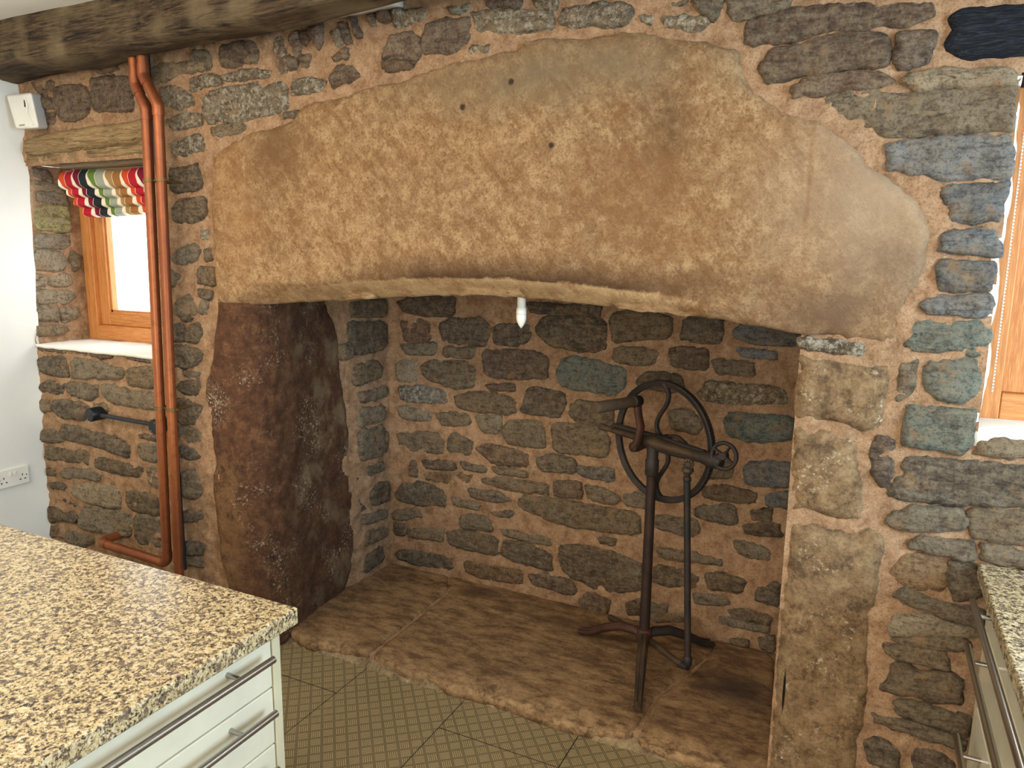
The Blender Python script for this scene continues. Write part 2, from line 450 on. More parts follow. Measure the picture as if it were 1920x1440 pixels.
def mat_floor():
    t = NT('tread_plate_vinyl')
    sp = t.node('ShaderNodeSeparateXYZ'); t.link(t.pos(), sp.inputs[0])
    P = 0.0425; ca, sa = math.cos(math.radians(40)), math.sin(math.radians(40))
    ux = t.math('DIVIDE', t.math('ADD', t.math('ADD', t.math('MULTIPLY', sp.outputs[0], ca), t.math('MULTIPLY', sp.outputs[1], sa)), 20.0), P)
    uy = t.math('DIVIDE', t.math('ADD', t.math('SUBTRACT', t.math('MULTIPLY', sp.outputs[1], ca), t.math('MULTIPLY', sp.outputs[0], sa)), 20.0), P)
    fx = t.math('FRACT', ux); fy = t.math('FRACT', uy)
    par = t.math('MODULO', t.math('ADD', t.math('FLOOR', ux), t.math('FLOOR', uy)), 2.0)
    def bars(a, b):
        s = t.math('ABSOLUTE', t.math('SUBTRACT', t.math('FRACT', t.math('MULTIPLY', t.math('SUBTRACT', a, 0.10), 6.25)), 0.5))
        s = t.ramp(s, [(0.16, 1.0), (0.30, 0.0)])
        e = t.math('ABSOLUTE', t.math('SUBTRACT', b, 0.5)); e = t.ramp(e, [(0.37, 1.0), (0.42, 0.0)])
        e2 = t.math('ABSOLUTE', t.math('SUBTRACT', a, 0.5)); e2 = t.ramp(e2, [(0.39, 1.0), (0.41, 0.0)])
        return t.math('MULTIPLY', t.math('MULTIPLY', s, e), e2)
    hb = bars(fx, fy); vb = bars(fy, fx)
    mk = t.math('ADD', t.math('MULTIPLY', hb, par), t.math('MULTIPLY', vb, t.math('SUBTRACT', 1.0, par)))
    c = t.mix(t.ramp(t.noise(3, 4), [(0.3, 0.0), (0.7, 1.0)]), srgb(122, 107, 78), srgb(110, 97, 71))
    c = t.mix(t.math('MULTIPLY', mk, 0.7), c, srgb(190, 166, 118))
    return t.done(c, 0.42, t.bump(mk, 0.8, 0.0015), spec=0.4)

def mat_fabric():
    t = NT('leaf_print_fabric')
    tc = t.node('ShaderNodeUVMap'); tc.uv_map = 'UVMap'
    sp = t.node('ShaderNodeSeparateXYZ'); t.link(tc.outputs[0], sp.inputs[0])
    u, v = sp.outputs[0], sp.outputs[1]           # u in columns, v 0..1 along one print repeat
    sw = t.math('MULTIPLY', t.math('SINE', t.math('MULTIPLY', v, 6.283)), 0.15)
    uu = t.math('ADD', u, sw)
    cell = t.math('FLOOR', uu); fr = t.math('SUBTRACT', uu, cell)
    cols = [srgb(196, 76, 40), srgb(170, 36, 48), srgb(116, 30, 52), srgb(40, 46, 48), srgb(96, 124, 58), srgb(150, 156, 140), srgb(160, 128, 84), srgb(150, 104, 58)]
    k = t.math('DIVIDE', t.math('ADD', t.math('MODULO', cell, 8.0), 0.02), 8.0)
    c = t.ramp(k, [(i / 8, cc) for i, cc in enumerate(cols)], 'CONSTANT')
    wv = t.math('MULTIPLY', t.math('POWER', v, 1.7), t.math('SUBTRACT', 1.9, v))
    odd = t.math('SUBTRACT', 1.0, t.math('MODULO', cell, 2.0))
    wid = t.math('ADD', t.math('MULTIPLY', t.math('MULTIPLY', wv, 0.62), odd), 0.05)
    white = t.math('LESS_THAN', fr, wid)
    c = t.mix(white, c, srgb(226, 216, 196))
    n = t.bump(t.noise(600, 2), 0.2, 0.001)
    return t.done(c, 0.9, n, spec=0.1)

def mat_plaster(name, col):
    t = NT(name)
    n1 = t.noise(5, 4); n2 = t.noise(60, 4)
    c = t.mix(t.ramp(n1, [(0.3, 0.0), (0.7, 1.0)]), col, tuple(k * 0.94 for k in col[:3]) + (1,))
    return t.done(c, 0.75, t.bump(t.math('ADD', n1, t.math('MULTIPLY', n2, 0.15)), 0.15, 0.01), spec=0.25)

def mat_glass():
    t = NT('window_glass')
    g = t.node('ShaderNodeBsdfGlossy'); g.inputs['Roughness'].default_value = 0.02
    tr = t.node('ShaderNodeBsdfTransparent'); mx = t.node('ShaderNodeMixShader')
    mx.inputs[0].default_value = 0.05; t.link(tr.outputs[0], mx.inputs[1]); t.link(g.outputs[0], mx.inputs[2])
    t.link(mx.outputs[0], t.n['Material Output'].inputs[0])
    return t.m

def mat_copper():
    t = NT('aged_copper')
    n = t.noise(3.5, 5, 0.6, stretch=(1, 1, 0.35)); n2 = t.noise(40, 4)
    c = t.mix(t.ramp(n, [(0.35, 0.0), (0.65, 1.0)]), srgb(176, 104, 60), srgb(132, 74, 44))
    c = t.mix(t.ramp(n2, [(0.3, 0.5), (0.5, 0.0)]), c, srgb(116, 66, 42))
    return t.done(c, t.ramp(n, [(0.3, 0.34), (0.7, 0.5)]), None, metal=0.65, spec=0.5)

def mat_iron(name, a, b):
    t = NT(name)
    n = t.noise(12, 5, 0.65); n2 = t.noise(140, 3)
    c = t.mix(t.ramp(n, [(0.4, 0.0), (0.65, 1.0)]), a, b)
    return t.done(c, 0.62, t.bump(n2, 0.4, 0.002), metal=0.35, spec=0.4)

M = dict(
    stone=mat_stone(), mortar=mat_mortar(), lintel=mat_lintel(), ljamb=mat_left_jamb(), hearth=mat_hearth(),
    rjamb=mat_jamb('right_jamb_sandstone', srgb(134, 106, 74), srgb(116, 94, 68), srgb(72, 56, 40), srgb(160, 136, 102)),
    fillet=mat_jamb('grey_tan_mortar', srgb(152, 130, 98), srgb(134, 114, 86), srgb(88, 72, 54), srgb(182, 160, 124)),
    dark_rust=mat_iron('dark_rusty_iron', srgb(62, 46, 38), srgb(42, 36, 33)),
    beam=mat_wood('old_oak_beam', srgb(78, 62, 44), srgb(44, 35, 26), srgb(112, 92, 66), 'x', 1.3, 0.8, 1.0, 0.2),
    wlintel=mat_wood('weathered_lintel_timber', srgb(150, 124, 88), srgb(112, 90, 62), srgb(174, 150, 112), 'x', 1.4, 0.85, 0.6, 0.15),
    dark_timber=mat_wood('black_timber', srgb(30, 33, 38), srgb(18, 20, 24), srgb(58, 62, 68), 'x', 3.0, 0.8, 0.5, 0.15, 0.0),
    oak_z=mat_wood('oak_upright', srgb(192, 128, 70), srgb(170, 106, 54), srgb(208, 148, 88), 'z', 2.0, 0.45),
    oak_x=mat_wood('oak_rail', srgb(192, 128, 70), srgb(170, 106, 54), srgb(208, 148, 88), 'x', 2.0, 0.45),
    granite=mat_granite(), floor=mat_floor(), fabric=mat_fabric(), glass=mat_glass(), copper=mat_copper(),
    plaster=mat_plaster('white_plaster', srgb(226, 226, 218)), ceiling=mat_plaster('ceiling_plaster', srgb(232, 228, 218)),
    sill=mat_plaster('limewashed_sill', srgb(230, 226, 216)),
    iron=mat_iron('dark_cast_iron', srgb(44, 42, 42), srgb(66, 54, 46)), rust=mat_iron('rusty_iron', srgb(82, 50, 38), srgb(56, 42, 35)),
    brown_iron=mat_iron('brown_iron', srgb(86, 68, 48), srgb(58, 48, 38)),
    black=plain('black_powder_coat', srgb(24, 28, 32), 0.35, 0.2), white=plain('white_plastic', srgb(228, 226, 216), 0.35),
    cream=plain('cream_lacquer', srgb(222, 216, 192), 0.22), cream_edge=plain('cream_carcass', srgb(206, 198, 166), 0.4),
    steel=plain('brushed_steel', srgb(178, 174, 168), 0.3, 1.0), dark=plain('dark_slot', srgb(20, 20, 20), 0.8),
    brass=plain('aged_brass', srgb(120, 92, 52), 0.5, 0.7), handle_wood=mat_wood('worn_handle_wood', srgb(80, 64, 46), srgb(58, 46, 34), srgb(98, 80, 58), 'x', 3.0, 0.6),
    bulb=plain('opal_glass', srgb(236, 232, 220), 0.3), cable=plain('black_rubber', srgb(18, 18, 18), 0.6),
    grey_wood=mat_wood('grey_batten_wood', srgb(128, 110, 84), srgb(104, 88, 66), srgb(146, 128, 100), 'x', 2.0, 0.7),
)
# outlines traced on their own planes, millimetres
OUT_W = '''
r -3390,2396 -3299,2392 -3245,2383 -3239,2352 -3258,2337 -3354,2349
r -3330,2326 -3255,2316 -3255,2287 -3315,2283
r -3319,2259 -3254,2252 -3262,2219 -3318,2221
r -3221,2358 -3134,2357 -3056,2348 -3017,2321 -3025,2262 -3045,2235 -3126,2221 -3199,2228 -3235,2261 -3238,2311
r -2995,2367 -2925,2372 -2802,2365 -2755,2353 -2751,2288 -2756,2238 -2829,2240 -2978,2249 -3000,2276
r -2957,2414 -2839,2411 -2829,2395 -2947,2398
g -2635,2384 -2565,2392 -2338,2373 -2324,2350 -2458,2352 -2572,2329 -2634,2331
gw -2586,2297 -2507,2302 -2433,2270 -2414,2232 -2487,2219 -2563,2243
gw -2558,2175 -2500,2193 -2418,2195 -2365,2180 -2367,2158 -2443,2149 -2538,2151
gw -2538,2090 -2470,2098 -2403,2113 -2361,2095 -2363,2066 -2430,2047 -2515,2040 -2535,2060
d -2554,1988 -2502,1989 -2412,2005 -2399,1963 -2398,1917 -2527,1905 -2560,1922
gw -2336,2240 -2293,2265 -2090,2275 -2038,2251 -1963,2271 -1933,2246 -1942,2179 -2048,2167 -2142,2162 -2319,2158 -2344,2180
g -2315,2134 -2274,2143 -2171,2144 -2144,2131 -2179,2113 -2300,2106 -2319,2122
r -2253,2418 -2179,2426 -2081,2417 -2062,2383 -2069,2353 -2157,2347 -2241,2349 -2256,2376
g -2399,2414 -2322,2410 -2302,2380 -2310,2349 -2404,2354
gw -2249,2316 -2142,2326 -2045,2317 -1992,2312 -2014,2302 -2122,2301 -2233,2301
gw -2407,2318 -2312,2326 -2255,2313 -2251,2293 -2410,2286
gw -1901,2270 -1830,2271 -1767,2254 -1787,2234 -1847,2228 -1908,2229
r -1732,2266 -1698,2295 -1650,2294 -1628,2263 -1666,2249 -1724,2241
r -1716,2329 -1663,2348 -1659,2330 -1711,2321
d -1943,2160 -1896,2160 -1897,2149 -1943,2149
rw -1986,2423 -1960,2424 -1920,2305 -1961,2301
r -1914,2415 -1883,2426 -1870,2381 -1887,2339
r -1873,2425 -1823,2427 -1829,2406 -1845,2389
r -1818,2433 -1769,2433 -1775,2403 -1786,2376 -1810,2404
d -1917,2357 -1888,2332 -1894,2310 -1914,2312
d -1862,2347 -1837,2345 -1838,2319 -1858,2321
r -1697,2440 -1669,2437 -1653,2375 -1671,2370 -1689,2415
r -1646,2448 -1627,2442 -1606,2388 -1624,2390
r -1573,2446 -1550,2440 -1542,2411 -1564,2424
r -1528,2451 -1497,2450 -1488,2426 -1506,2421 -1528,2430
gw -1479,2451 -1453,2451 -1436,2416 -1467,2406
g -1722,2412 -1703,2413 -1688,2376 -1705,2371
r -1353,2369 -1340,2388 -1274,2393 -1194,2390 -1190,2364 -1202,2326 -1238,2304 -1358,2306 -1364,2337
r -1513,2326 -1477,2370 -1408,2369 -1378,2349 -1366,2321 -1375,2301 -1418,2292 -1514,2300
r -1514,2295 -1396,2286 -1405,2275 -1488,2273 -1514,2279
gw -1179,2404 -1140,2402 -917,2374 -915,2337 -989,2337 -1037,2336 -1159,2355 -1167,2377
r -1128,2436 -1016,2421 -1019,2409 -1121,2419
gw -976,2416 -901,2406 -907,2388 -961,2398
gw -1186,2308 -1120,2307 -1139,2293 -1190,2289
gw -1258,2427 -1194,2425 -1202,2410 -1250,2413
gw -1476,2451 -1445,2451 -1429,2408 -1464,2402
gw -1437,2439 -1365,2437 -1369,2418 -1425,2411
gw -889,2352 -874,2375 -828,2378 -757,2374 -678,2357 -667,2344 -676,2323 -689,2315 -771,2325 -837,2334 -882,2341
gw -578,2312 -544,2314 -481,2303 -459,2295 -482,2281 -512,2284 -568,2295
g -504,2354 -421,2343 -434,2314 -445,2303 -476,2322
g -562,2361 -510,2354 -528,2348 -555,2352
g -401,2340 -253,2321 -257,2305 -317,2299 -350,2290 -387,2297 -397,2312
gw -654,2330 -610,2325 -612,2310 -644,2320
r -353,2238 -348,2273 -302,2289 -239,2293 -151,2292 -30,2278 73,2265 72,2243 18,2236 -58,2239 -137,2241 -187,2244 -204,2232 -280,2226 -331,2227
r -316,2166 -285,2199 -209,2208 -155,2214 -108,2218 -56,2217 -27,2207 -10,2163 -15,2144 -89,2144 -176,2142 -242,2138 -295,2130
r 8,2205 32,2210 76,2200 79,2164 66,2142 17,2137 9,2155
r -227,2101 -202,2120 -141,2129 -81,2126 -29,2123 -8,2099 -33,2091 -118,2092 -183,2090 -217,2088
p 20,2104 45,2111 90,2112 249,2102 252,2073 195,2075 94,2079 50,2083
g -145,2066 -118,2088 -45,2087 -21,2073 64,2066 104,2070 255,2065 257,2016 258,1975 193,1978 128,1975 29,1974 6,1976 -31,1995 -92,2020 -141,2045
b 8,1945 90,1954 195,1958 259,1951 267,1918 267,1862 216,1867 133,1864 97,1882 17,1894 10,1913
b 136,1833 159,1845 260,1846 261,1809 251,1764 163,1765 150,1803
b 144,1731 246,1743 265,1697 266,1687 148,1690
b 140,1653 153,1668 207,1663 255,1659 256,1629 251,1604 195,1598 148,1607
b 121,1560 143,1576 197,1576 255,1584 262,1557 249,1537 201,1537 135,1543
t 85,1459 100,1496 130,1514 177,1509 251,1515 265,1492 262,1452 248,1443 190,1448 112,1445 88,1452
t 141,1394 158,1418 250,1421 258,1395 253,1349 230,1320 179,1324 149,1349
g 84,1399 118,1425 117,1393 114,1341 88,1311 83,1325
t 108,1294 158,1299 236,1294 252,1291 256,1213 231,1189 180,1195 139,1199 109,1198
dw -163,1449 -97,1453 -49,1446 -10,1441 -13,1425 -64,1426 -117,1430 -158,1434
r 38,1177 53,1200 78,1191 79,1134 87,1076 76,1075 49,1100
d 90,1057 96,1092 128,1102 113,1129 127,1155 199,1159 257,1165 321,1167 422,1172 493,1164 503,1077 383,1075 286,1064 209,1057 128,1053
g 278,1221 314,1232 365,1234 433,1235 437,1201 369,1201 311,1193 273,1197
g 93,979 103,1005 151,1028 250,1039 264,1018 255,993 201,978 136,971
g 276,1011 281,1045 384,1060 470,1067 479,983 393,976 334,971 287,979
g 144,926 167,950 219,955 282,954 289,922 255,913 202,917
g 311,950 347,960 396,948 469,953 472,921 400,916 340,916 312,922
m 118,838 131,886 184,896 233,887 232,822 192,813 141,818
d 241,888 288,898 319,856 316,816 266,800 250,841
g 130,780 143,798 185,792 232,773 272,782 320,778 323,739 239,749 155,765
p 120,679 137,720 232,737 317,728 322,714 256,698 129,666
g 126,652 179,679 245,690 301,684 299,669 232,651 152,648
g 120,627 167,634 253,641 259,607 186,608 140,601
d 110,497 145,544 138,574 171,588 194,563 246,586 291,585 302,522 246,505 170,504
g 156,467 223,482 322,481 327,431 244,436 162,448
g 108,415 143,415 211,426 325,409 323,388 206,392 114,398
d 97,335 145,345 173,327 173,277 111,278 95,306
r 219,342 269,354 304,334 300,289 225,279
g -3542,1230 -3423,1237 -3321,1231 -3331,1215 -3541,1209
g -3299,1234 -3170,1239 -3169,1221 -3294,1218
r -3150,1232 -3122,1238 -2987,1233 -2983,1211 -3058,1199 -3147,1207
r -2930,1235 -2868,1239 -2736,1231 -2738,1211 -2910,1212
d -3535,1151 -3502,1168 -3350,1181 -3336,1128 -3333,1095 -3445,1094 -3534,1108
g -3291,1164 -3264,1178 -3116,1177 -3009,1162 -2937,1155 -2947,1122 -3118,1106 -3297,1091 -3292,1127
g -2918,1147 -2876,1166 -2735,1179 -2741,1096 -2904,1090
d -3549,1034 -3464,1066 -3415,1041 -3353,1056 -3367,1012 -3435,1006 -3542,1006
g -3347,1052 -3286,1066 -3124,1062 -3120,1039 -3167,998 -3323,1011
g -3082,1066 -3046,1078 -2952,1077 -2888,1060 -2804,1068 -2738,1061 -2744,1003 -2895,997 -3028,1002 -3082,1038
g -3558,955 -3496,956 -3479,919 -3542,908
d -3449,961 -3357,979 -3213,974 -3172,960 -3220,917 -3251,900 -3398,898 -3447,927
g -3163,975 -3071,984 -3060,962 -3110,947
d -3398,850 -3308,857 -3187,840 -2981,827 -2938,791 -2942,758 -3056,771 -3194,787 -3392,787 -3417,823
g -3565,806 -3455,824 -3408,780 -3448,763 -3564,761
d -2876,872 -2753,877 -2755,862 -2851,861
g -2866,814 -2816,829 -2752,833 -2756,760 -2843,762 -2867,782
g -3538,729 -3392,733 -3229,739 -3229,686 -3354,684 -3547,673
d -3176,708 -3131,726 -2953,719 -2861,709 -2872,675 -3027,671 -3165,680
d -2600,1278 -2543,1286 -2474,1274 -2441,1255 -2479,1215 -2551,1197 -2605,1197
g -2553,1180 -2459,1177 -2467,1162 -2549,1161
d -2601,1108 -2557,1129 -2474,1140 -2465,1107 -2491,1084 -2573,1089
d -2619,1050 -2540,1062 -2471,1039 -2475,996 -2513,958 -2603,957 -2624,998
d -2617,938 -2562,944 -2492,926 -2460,895 -2532,878 -2616,885
d -2601,843 -2558,853 -2512,837 -2484,818 -2563,795 -2598,808
g -3452,609 -3399,642 -3218,657 -3136,649 -3163,614 -3285,617 -3431,588
g -3549,616 -3507,622 -3507,595 -3553,589
d -3548,541 -3484,556 -3420,550 -3430,535 -3529,525
p -3390,538 -3322,572 -3181,588 -3032,593 -3034,512 -3117,498 -3300,500 -3385,513
g -2982,586 -2903,598 -2758,601 -2763,517 -2877,507 -2969,517 -2987,550
g -2820,723 -2758,732 -2760,640 -2819,665
g -2606,734 -2527,764 -2499,712 -2501,651 -2538,626 -2608,634
d -3471,478 -3430,479 -3335,473 -3345,463 -3448,471
d -3567,413 -3520,424 -3433,403 -3374,424 -3337,404 -3365,375 -3469,375 -3564,348
p -3316,413 -3290,459 -3186,487 -3135,474 -2958,489 -2958,453 -2977,384 -3075,356 -3148,368 -3319,359
g -2936,457 -2907,492 -2822,502 -2762,487 -2771,367 -2844,358 -2929,362 -2942,406
g -3437,316 -3388,325 -3262,316 -3266,288 -3333,260 -3444,266
m -3577,318 -3501,326 -3457,291 -3476,271 -3576,269
r -2616,547 -2569,569 -2505,570 -2501,547 -2547,525 -2619,517
d -2629,403 -2543,425 -2492,420 -2521,376 -2626,370
g -2635,338 -2535,363 -2512,329 -2624,311
g -3143,285 -3044,304 -2900,296 -2901,286 -3047,283
d -2545,1850 -2503,1871 -2377,1879 -2374,1819 -2432,1785 -2550,1794
g -2589,1649 -2520,1683 -2439,1700 -2417,1678 -2444,1639 -2550,1621
d -2440,1589 -2407,1609 -2345,1607 -2342,1546 -2429,1539
d -2438,1519 -2368,1512 -2370,1490 -2432,1499
g -2584,1430 -2564,1472 -2488,1497 -2451,1464 -2462,1424 -2569,1414
g -2437,1442 -2410,1477 -2391,1472 -2402,1427 -2430,1426
d -2537,1409 -2488,1406 -2497,1394 -2538,1398
d -2595,1366 -2540,1374 -2542,1310 -2600,1307
d -2522,1340 -2499,1371 -2450,1382 -2441,1345 -2472,1309 -2521,1311
d -2394,1678 -2362,1689 -2357,1645 -2389,1640
pw -2403,1749 -2372,1754 -2367,1722 -2397,1727
g -2594,1597 -2547,1570 -2575,1535 -2600,1534
'''
OUT_S = '''
g 654,1438 782,1452 926,1445 924,1372 667,1384
d 635,1352 941,1335 937,1214 692,1199 647,1263
g 578,1250 631,1254 644,1194 583,1191
g 674,1141 822,1153 881,1104 854,1065 663,1057
g 693,1006 923,1007 921,959 715,962
g 698,924 884,911 882,847 687,843
g 686,823 881,814 868,665 689,676
r 889,758 930,761 923,674 881,673
g 737,621 858,623 875,586 752,585
k 677,579 726,555 721,421 696,418
d 758,486 819,523 918,502 915,406 781,419
g 703,383 895,356 904,319 702,340
g 725,289 893,266 892,220 715,226
d 721,158 845,180 860,94 701,87
'''
OUT_B = '''
d -2113,1437 -2033,1471 -1797,1479 -1791,1390 -1962,1377 -2083,1403
k -1768,1480 -1531,1488 -1524,1402 -1728,1388
d -1403,1459 -1123,1460 -1131,1419 -1382,1417
r -2096,1345 -1962,1362 -1932,1343 -1933,1257 -2085,1253
d -1873,1336 -1820,1369 -1628,1378 -1594,1331 -1632,1250 -1844,1262
d -1572,1351 -1391,1365 -1380,1314 -1432,1267 -1572,1268
g -2098,1231 -1891,1249 -1897,1197 -2062,1181
g -1844,1226 -1683,1237 -1688,1192 -1844,1186
r -1638,1220 -1453,1247 -1306,1223 -1298,1123 -1526,1105 -1620,1112
p -2125,1135 -2013,1148 -1989,1103 -2014,1048 -2114,1045
g -1976,1125 -1916,1160 -1705,1170 -1677,1127 -1682,1046 -1798,1036 -1952,1075
bw -2108,1009 -1990,1024 -1845,1011 -1839,960 -2090,941
g -1786,986 -1705,1019 -1547,1028 -1460,1002 -1459,942 -1591,933 -1763,941
r -1614,1067 -1472,1080 -1460,1051 -1592,1044
d -1421,961 -1397,1062 -1344,1078 -1220,1058 -1204,1012 -1238,951 -1405,953
p -2122,905 -2065,916 -1930,898 -1930,856 -2092,854
g -1893,891 -1821,909 -1710,906 -1704,865 -1845,844
p -1670,905 -1535,919 -1540,843 -1624,838
g -1523,850 -1480,905 -1330,916 -1309,875 -1307,796 -1479,794
g -2131,768 -1894,796 -1852,759 -1858,694 -2120,693
g -1822,784 -1786,804 -1687,779 -1692,716 -1822,715
r -1669,750 -1590,775 -1391,755 -1385,700 -1555,682
g -1337,732 -1285,764 -1151,757 -1150,703 -1326,693
r -1981,645 -1786,661 -1786,629 -1944,612
g -1751,666 -1611,653 -1611,633 -1739,636
r -2044,626 -2013,630 -2013,553 -2051,559
m -1969,576 -1798,606 -1680,607 -1692,563 -1945,542
g -1634,603 -1498,618 -1293,618 -1292,577 -1498,566 -1622,584
r -1251,634 -1128,657 -1116,585 -1249,574
d -2137,446 -2097,497 -1995,529 -1835,498 -1835,433 -1971,411 -2118,415
g -1703,535 -1520,542 -1475,518 -1542,496 -1692,499
g -1798,477 -1645,459 -1656,435 -1787,441
g -2158,340 -2009,388 -1984,347 -2100,305 -2159,306
k -1965,339 -1896,395 -1787,403 -1775,328 -1847,321 -1959,318
g -1751,376 -1703,406 -1587,394 -1575,343 -1739,329
g -2068,259 -1860,302 -1860,235 -2062,220
r -2160,272 -2087,279 -2088,227 -2154,221
g -1835,284 -1727,315 -1551,304 -1551,224 -1738,220 -1823,231
g -1518,358 -1276,355 -1270,325 -1384,325 -1506,334
d -1534,232 -1506,307 -1383,304 -1264,275 -1262,202 -1437,208
d -2143,113 -2076,143 -1811,156 -1805,95 -2000,78 -2130,93
m -1726,150 -1550,164 -1414,160 -1413,101 -1607,87 -1714,97
r -1370,148 -1294,174 -1166,170 -1175,116 -1347,110
g -1610,438 -1463,457 -1474,429 -1553,426
g -1566,660 -1477,667 -1390,659 -1400,642 -1555,641
d -1353,1338 -1325,1397 -1141,1413 -1032,1399 -1022,1276 -1123,1256 -1291,1281
g -1180,1004 -1142,1032 -1016,1025 -976,957 -1000,926 -1152,938
g -1269,900 -1243,916 -1025,928 -992,846 -1007,788 -1253,788
g -1443,538 -1390,549 -1089,550 -850,547 -834,463 -1111,439 -1258,452 -1425,490
d -1222,287 -1175,344 -954,350 -877,304 -823,200 -998,149 -1184,201
d -1167,1458 -1057,1462 -1056,1421 -1155,1427
g -1007,1423 -918,1448 -744,1430 -740,1346 -861,1329 -987,1311
d -693,1408 -656,1434 -531,1430 -535,1334 -631,1333 -690,1344
b -482,1390 -430,1426 -227,1431 -220,1344 -397,1337 -476,1361
g -986,1275 -880,1292 -797,1272 -805,1231 -909,1213 -984,1234
r -742,1286 -698,1304 -590,1301 -586,1218 -724,1222
g -559,1259 -410,1260 -398,1213 -537,1207
b -459,1310 -323,1309 -321,1286 -448,1286
k -352,1207 -346,1255 -227,1255 -223,1208 -342,1194
t -1250,1144 -1228,1211 -1149,1227 -939,1190 -926,1129 -978,1077 -1214,1093
g -879,1143 -824,1189 -691,1179 -673,1120 -749,1113 -863,1124
gw -609,1116 -583,1168 -286,1165 -264,1110 -427,1094 -588,1088
r -1182,976 -1143,1018 -986,1007 -979,949 -1164,950
t -497,1007 -480,1049 -243,1054 -232,969 -389,940 -484,959
g -734,1022 -645,1042 -592,977 -610,944 -710,953
b -409,817 -383,851 -229,862 -231,773 -349,755 -397,769
g -553,818 -467,830 -463,774 -560,765
b -1146,725 -977,738 -969,684 -1122,689
r -1249,631 -1214,648 -1120,628 -1119,594 -1224,578
g -1097,643 -1018,643 -939,611 -949,582 -1084,583
g -917,626 -821,652 -818,587 -905,584
d -577,711 -519,730 -365,723 -363,682 -555,672
b -314,721 -229,744 -225,685 -307,681
g -602,623 -447,659 -423,590 -470,571 -590,582
d -365,641 -292,664 -293,618 -358,612
g -774,551 -589,572 -576,510 -625,490 -761,509
d -394,575 -265,607 -243,561 -373,547
g -1021,406 -942,415 -953,391 -1009,386
g -1218,323 -1123,353 -895,340 -817,310 -812,199 -1003,215 -1203,243
d -763,321 -617,329 -575,306 -582,260 -760,244
d -535,325 -487,351 -378,337 -385,287 -522,273
d -319,307 -247,354 -236,263 -326,263
g -428,506 -294,490 -282,451 -405,447
g -757,411 -480,411 -479,390 -744,370
d -428,186 -370,210 -264,193 -272,164 -406,164
r -1104,87 -1058,133 -965,118 -974,46 -1090,42
d -886,113 -821,151 -818,83 -873,70
g -787,136 -702,155 -700,111 -774,82
g -581,228 -451,246 -439,216 -569,197
r -1238,153 -1154,171 -1128,117 -1224,96
g -769,97 -615,127 -614,96 -756,68
g -473,149 -271,152 -269,131 -466,129
d -417,58 -352,68 -350,47 -410,38
d -299,94 -247,113 -243,54 -291,53
'''
OUT_R = '''
g 61,1987 115,1979 182,1973 193,1941 126,1955 61,1955
g 65,1937 193,1941 209,1896 121,1902 69,1905
y 53,1872 201,1882 211,1836 204,1769 122,1765 50,1775
p 43,1737 195,1741 205,1701 168,1680 42,1691
p 28,1646 40,1672 160,1660 168,1606 145,1576 25,1587
g 196,1640 216,1661 243,1641 242,1592 215,1579
p 22,1554 64,1547 64,1514 24,1508
p 77,1540 185,1555 195,1518 159,1505 78,1514
p 22,1482 192,1476 211,1448 165,1416 23,1429
p 17,1403 108,1405 109,1337 22,1350
p 124,1390 206,1393 213,1351 136,1328
p 12,1310 134,1308 146,1286 95,1270 15,1273
r 66,2044 133,2033 137,1994 66,2013
'''
OUT_L = '''
L -2327,1451 -2341,1676 -2338,1860 -2324,2000 -2304,2044 -2215,2079 -2113,2113 -1983,2125 -1901,2145 -1885,2182 -1774,2197 -1667,2199 -1644,2214 -1574,2231 -1439,2229 -1410,2243 -1300,2260 -1243,2274 -1140,2271 -1101,2289 -1025,2287 -1000,2307 -917,2310 -827,2289 -757,2295 -675,2294 -605,2284 -542,2262 -496,2259 -426,2226 -376,2216 -363,2170 -335,2103 -288,2073 -233,2046 -132,2009 -57,1939 -20,1889 52,1848 86,1813 114,1766 120,1718 116,1666 102,1599 64,1527 65,1449 -33,1461 -98,1467 -165,1469 -305,1489 -453,1502 -611,1512 -849,1528 -1032,1539 -1189,1540 -1441,1525 -1718,1506 -2077,1477 -2216,1467
'''
OUT_J = '''
j -164,1420 -93,1406 -45,1399 13,1407 60,1397 61,1351 57,1298 65,1248 54,1229 9,1214 -23,1225 -71,1237 -129,1219 -165,1224 -167,1316 -165,1380
j -168,1213 -128,1216 -65,1214 -11,1197 8,1173 18,1115 30,1050 31,975 -5,965 -45,965 -100,967 -159,971
j -160,947 -98,945 -43,942 10,946 61,958 87,948 95,900 90,842 83,775 79,701 80,585 88,491 83,391 74,332 77,244 79,108 -151,57 -153,235 -157,577
'''
OUT_H = '''
h -2181,191 -2257,299 -2241,505 -2226,697 -2204,957 -1847,953 -1748,788 -1747,593 -1742,369 -1735,148 -1803,137 -1923,123 -2024,106 -2155,129
h -1836,951 -1748,946 -1076,929 -505,910 -468,835 -527,600 -603,399 -613,145 -625,133 -742,106 -872,90 -974,98 -1094,109 -1228,106 -1330,93 -1418,130 -1551,104 -1686,136 -1725,149 -1730,566 -1735,782
h -498,909 -236,903 -202,605 -156,133 -287,108 -374,113 -462,112 -553,112 -598,137 -592,397 -518,605 -461,834
'''
OUT_T = '''
k 97,2230 112,2249 159,2258 234,2252 326,2240 338,2131 223,2131 165,2129 130,2138 101,2161 97,2185 114,2209 100,2221
'''
OUT_TL = '''
k -3473,2168 -3162,2184 -2918,2192 -2786,2191 -2673,2204 -2684,2098 -2930,2096 -3250,2084 -3440,2079 -3477,2095
'''
# ------------------------------------------------------------------ masonry builder
TONE = dict(g=(134, 118, 95), d=(104, 90, 73), r=(114, 92, 76), p=(166, 149, 122), b=(124, 127, 127), t=(116, 127, 117),  # b and t carry the blue-teal window glare in the stone colour
            k=(36, 31, 27), y=(156, 148, 98), m=(146, 116, 84), j=(140, 112, 78), h=(120, 90, 60))  # y holds the greenish daylight on the reveal as a stone tone

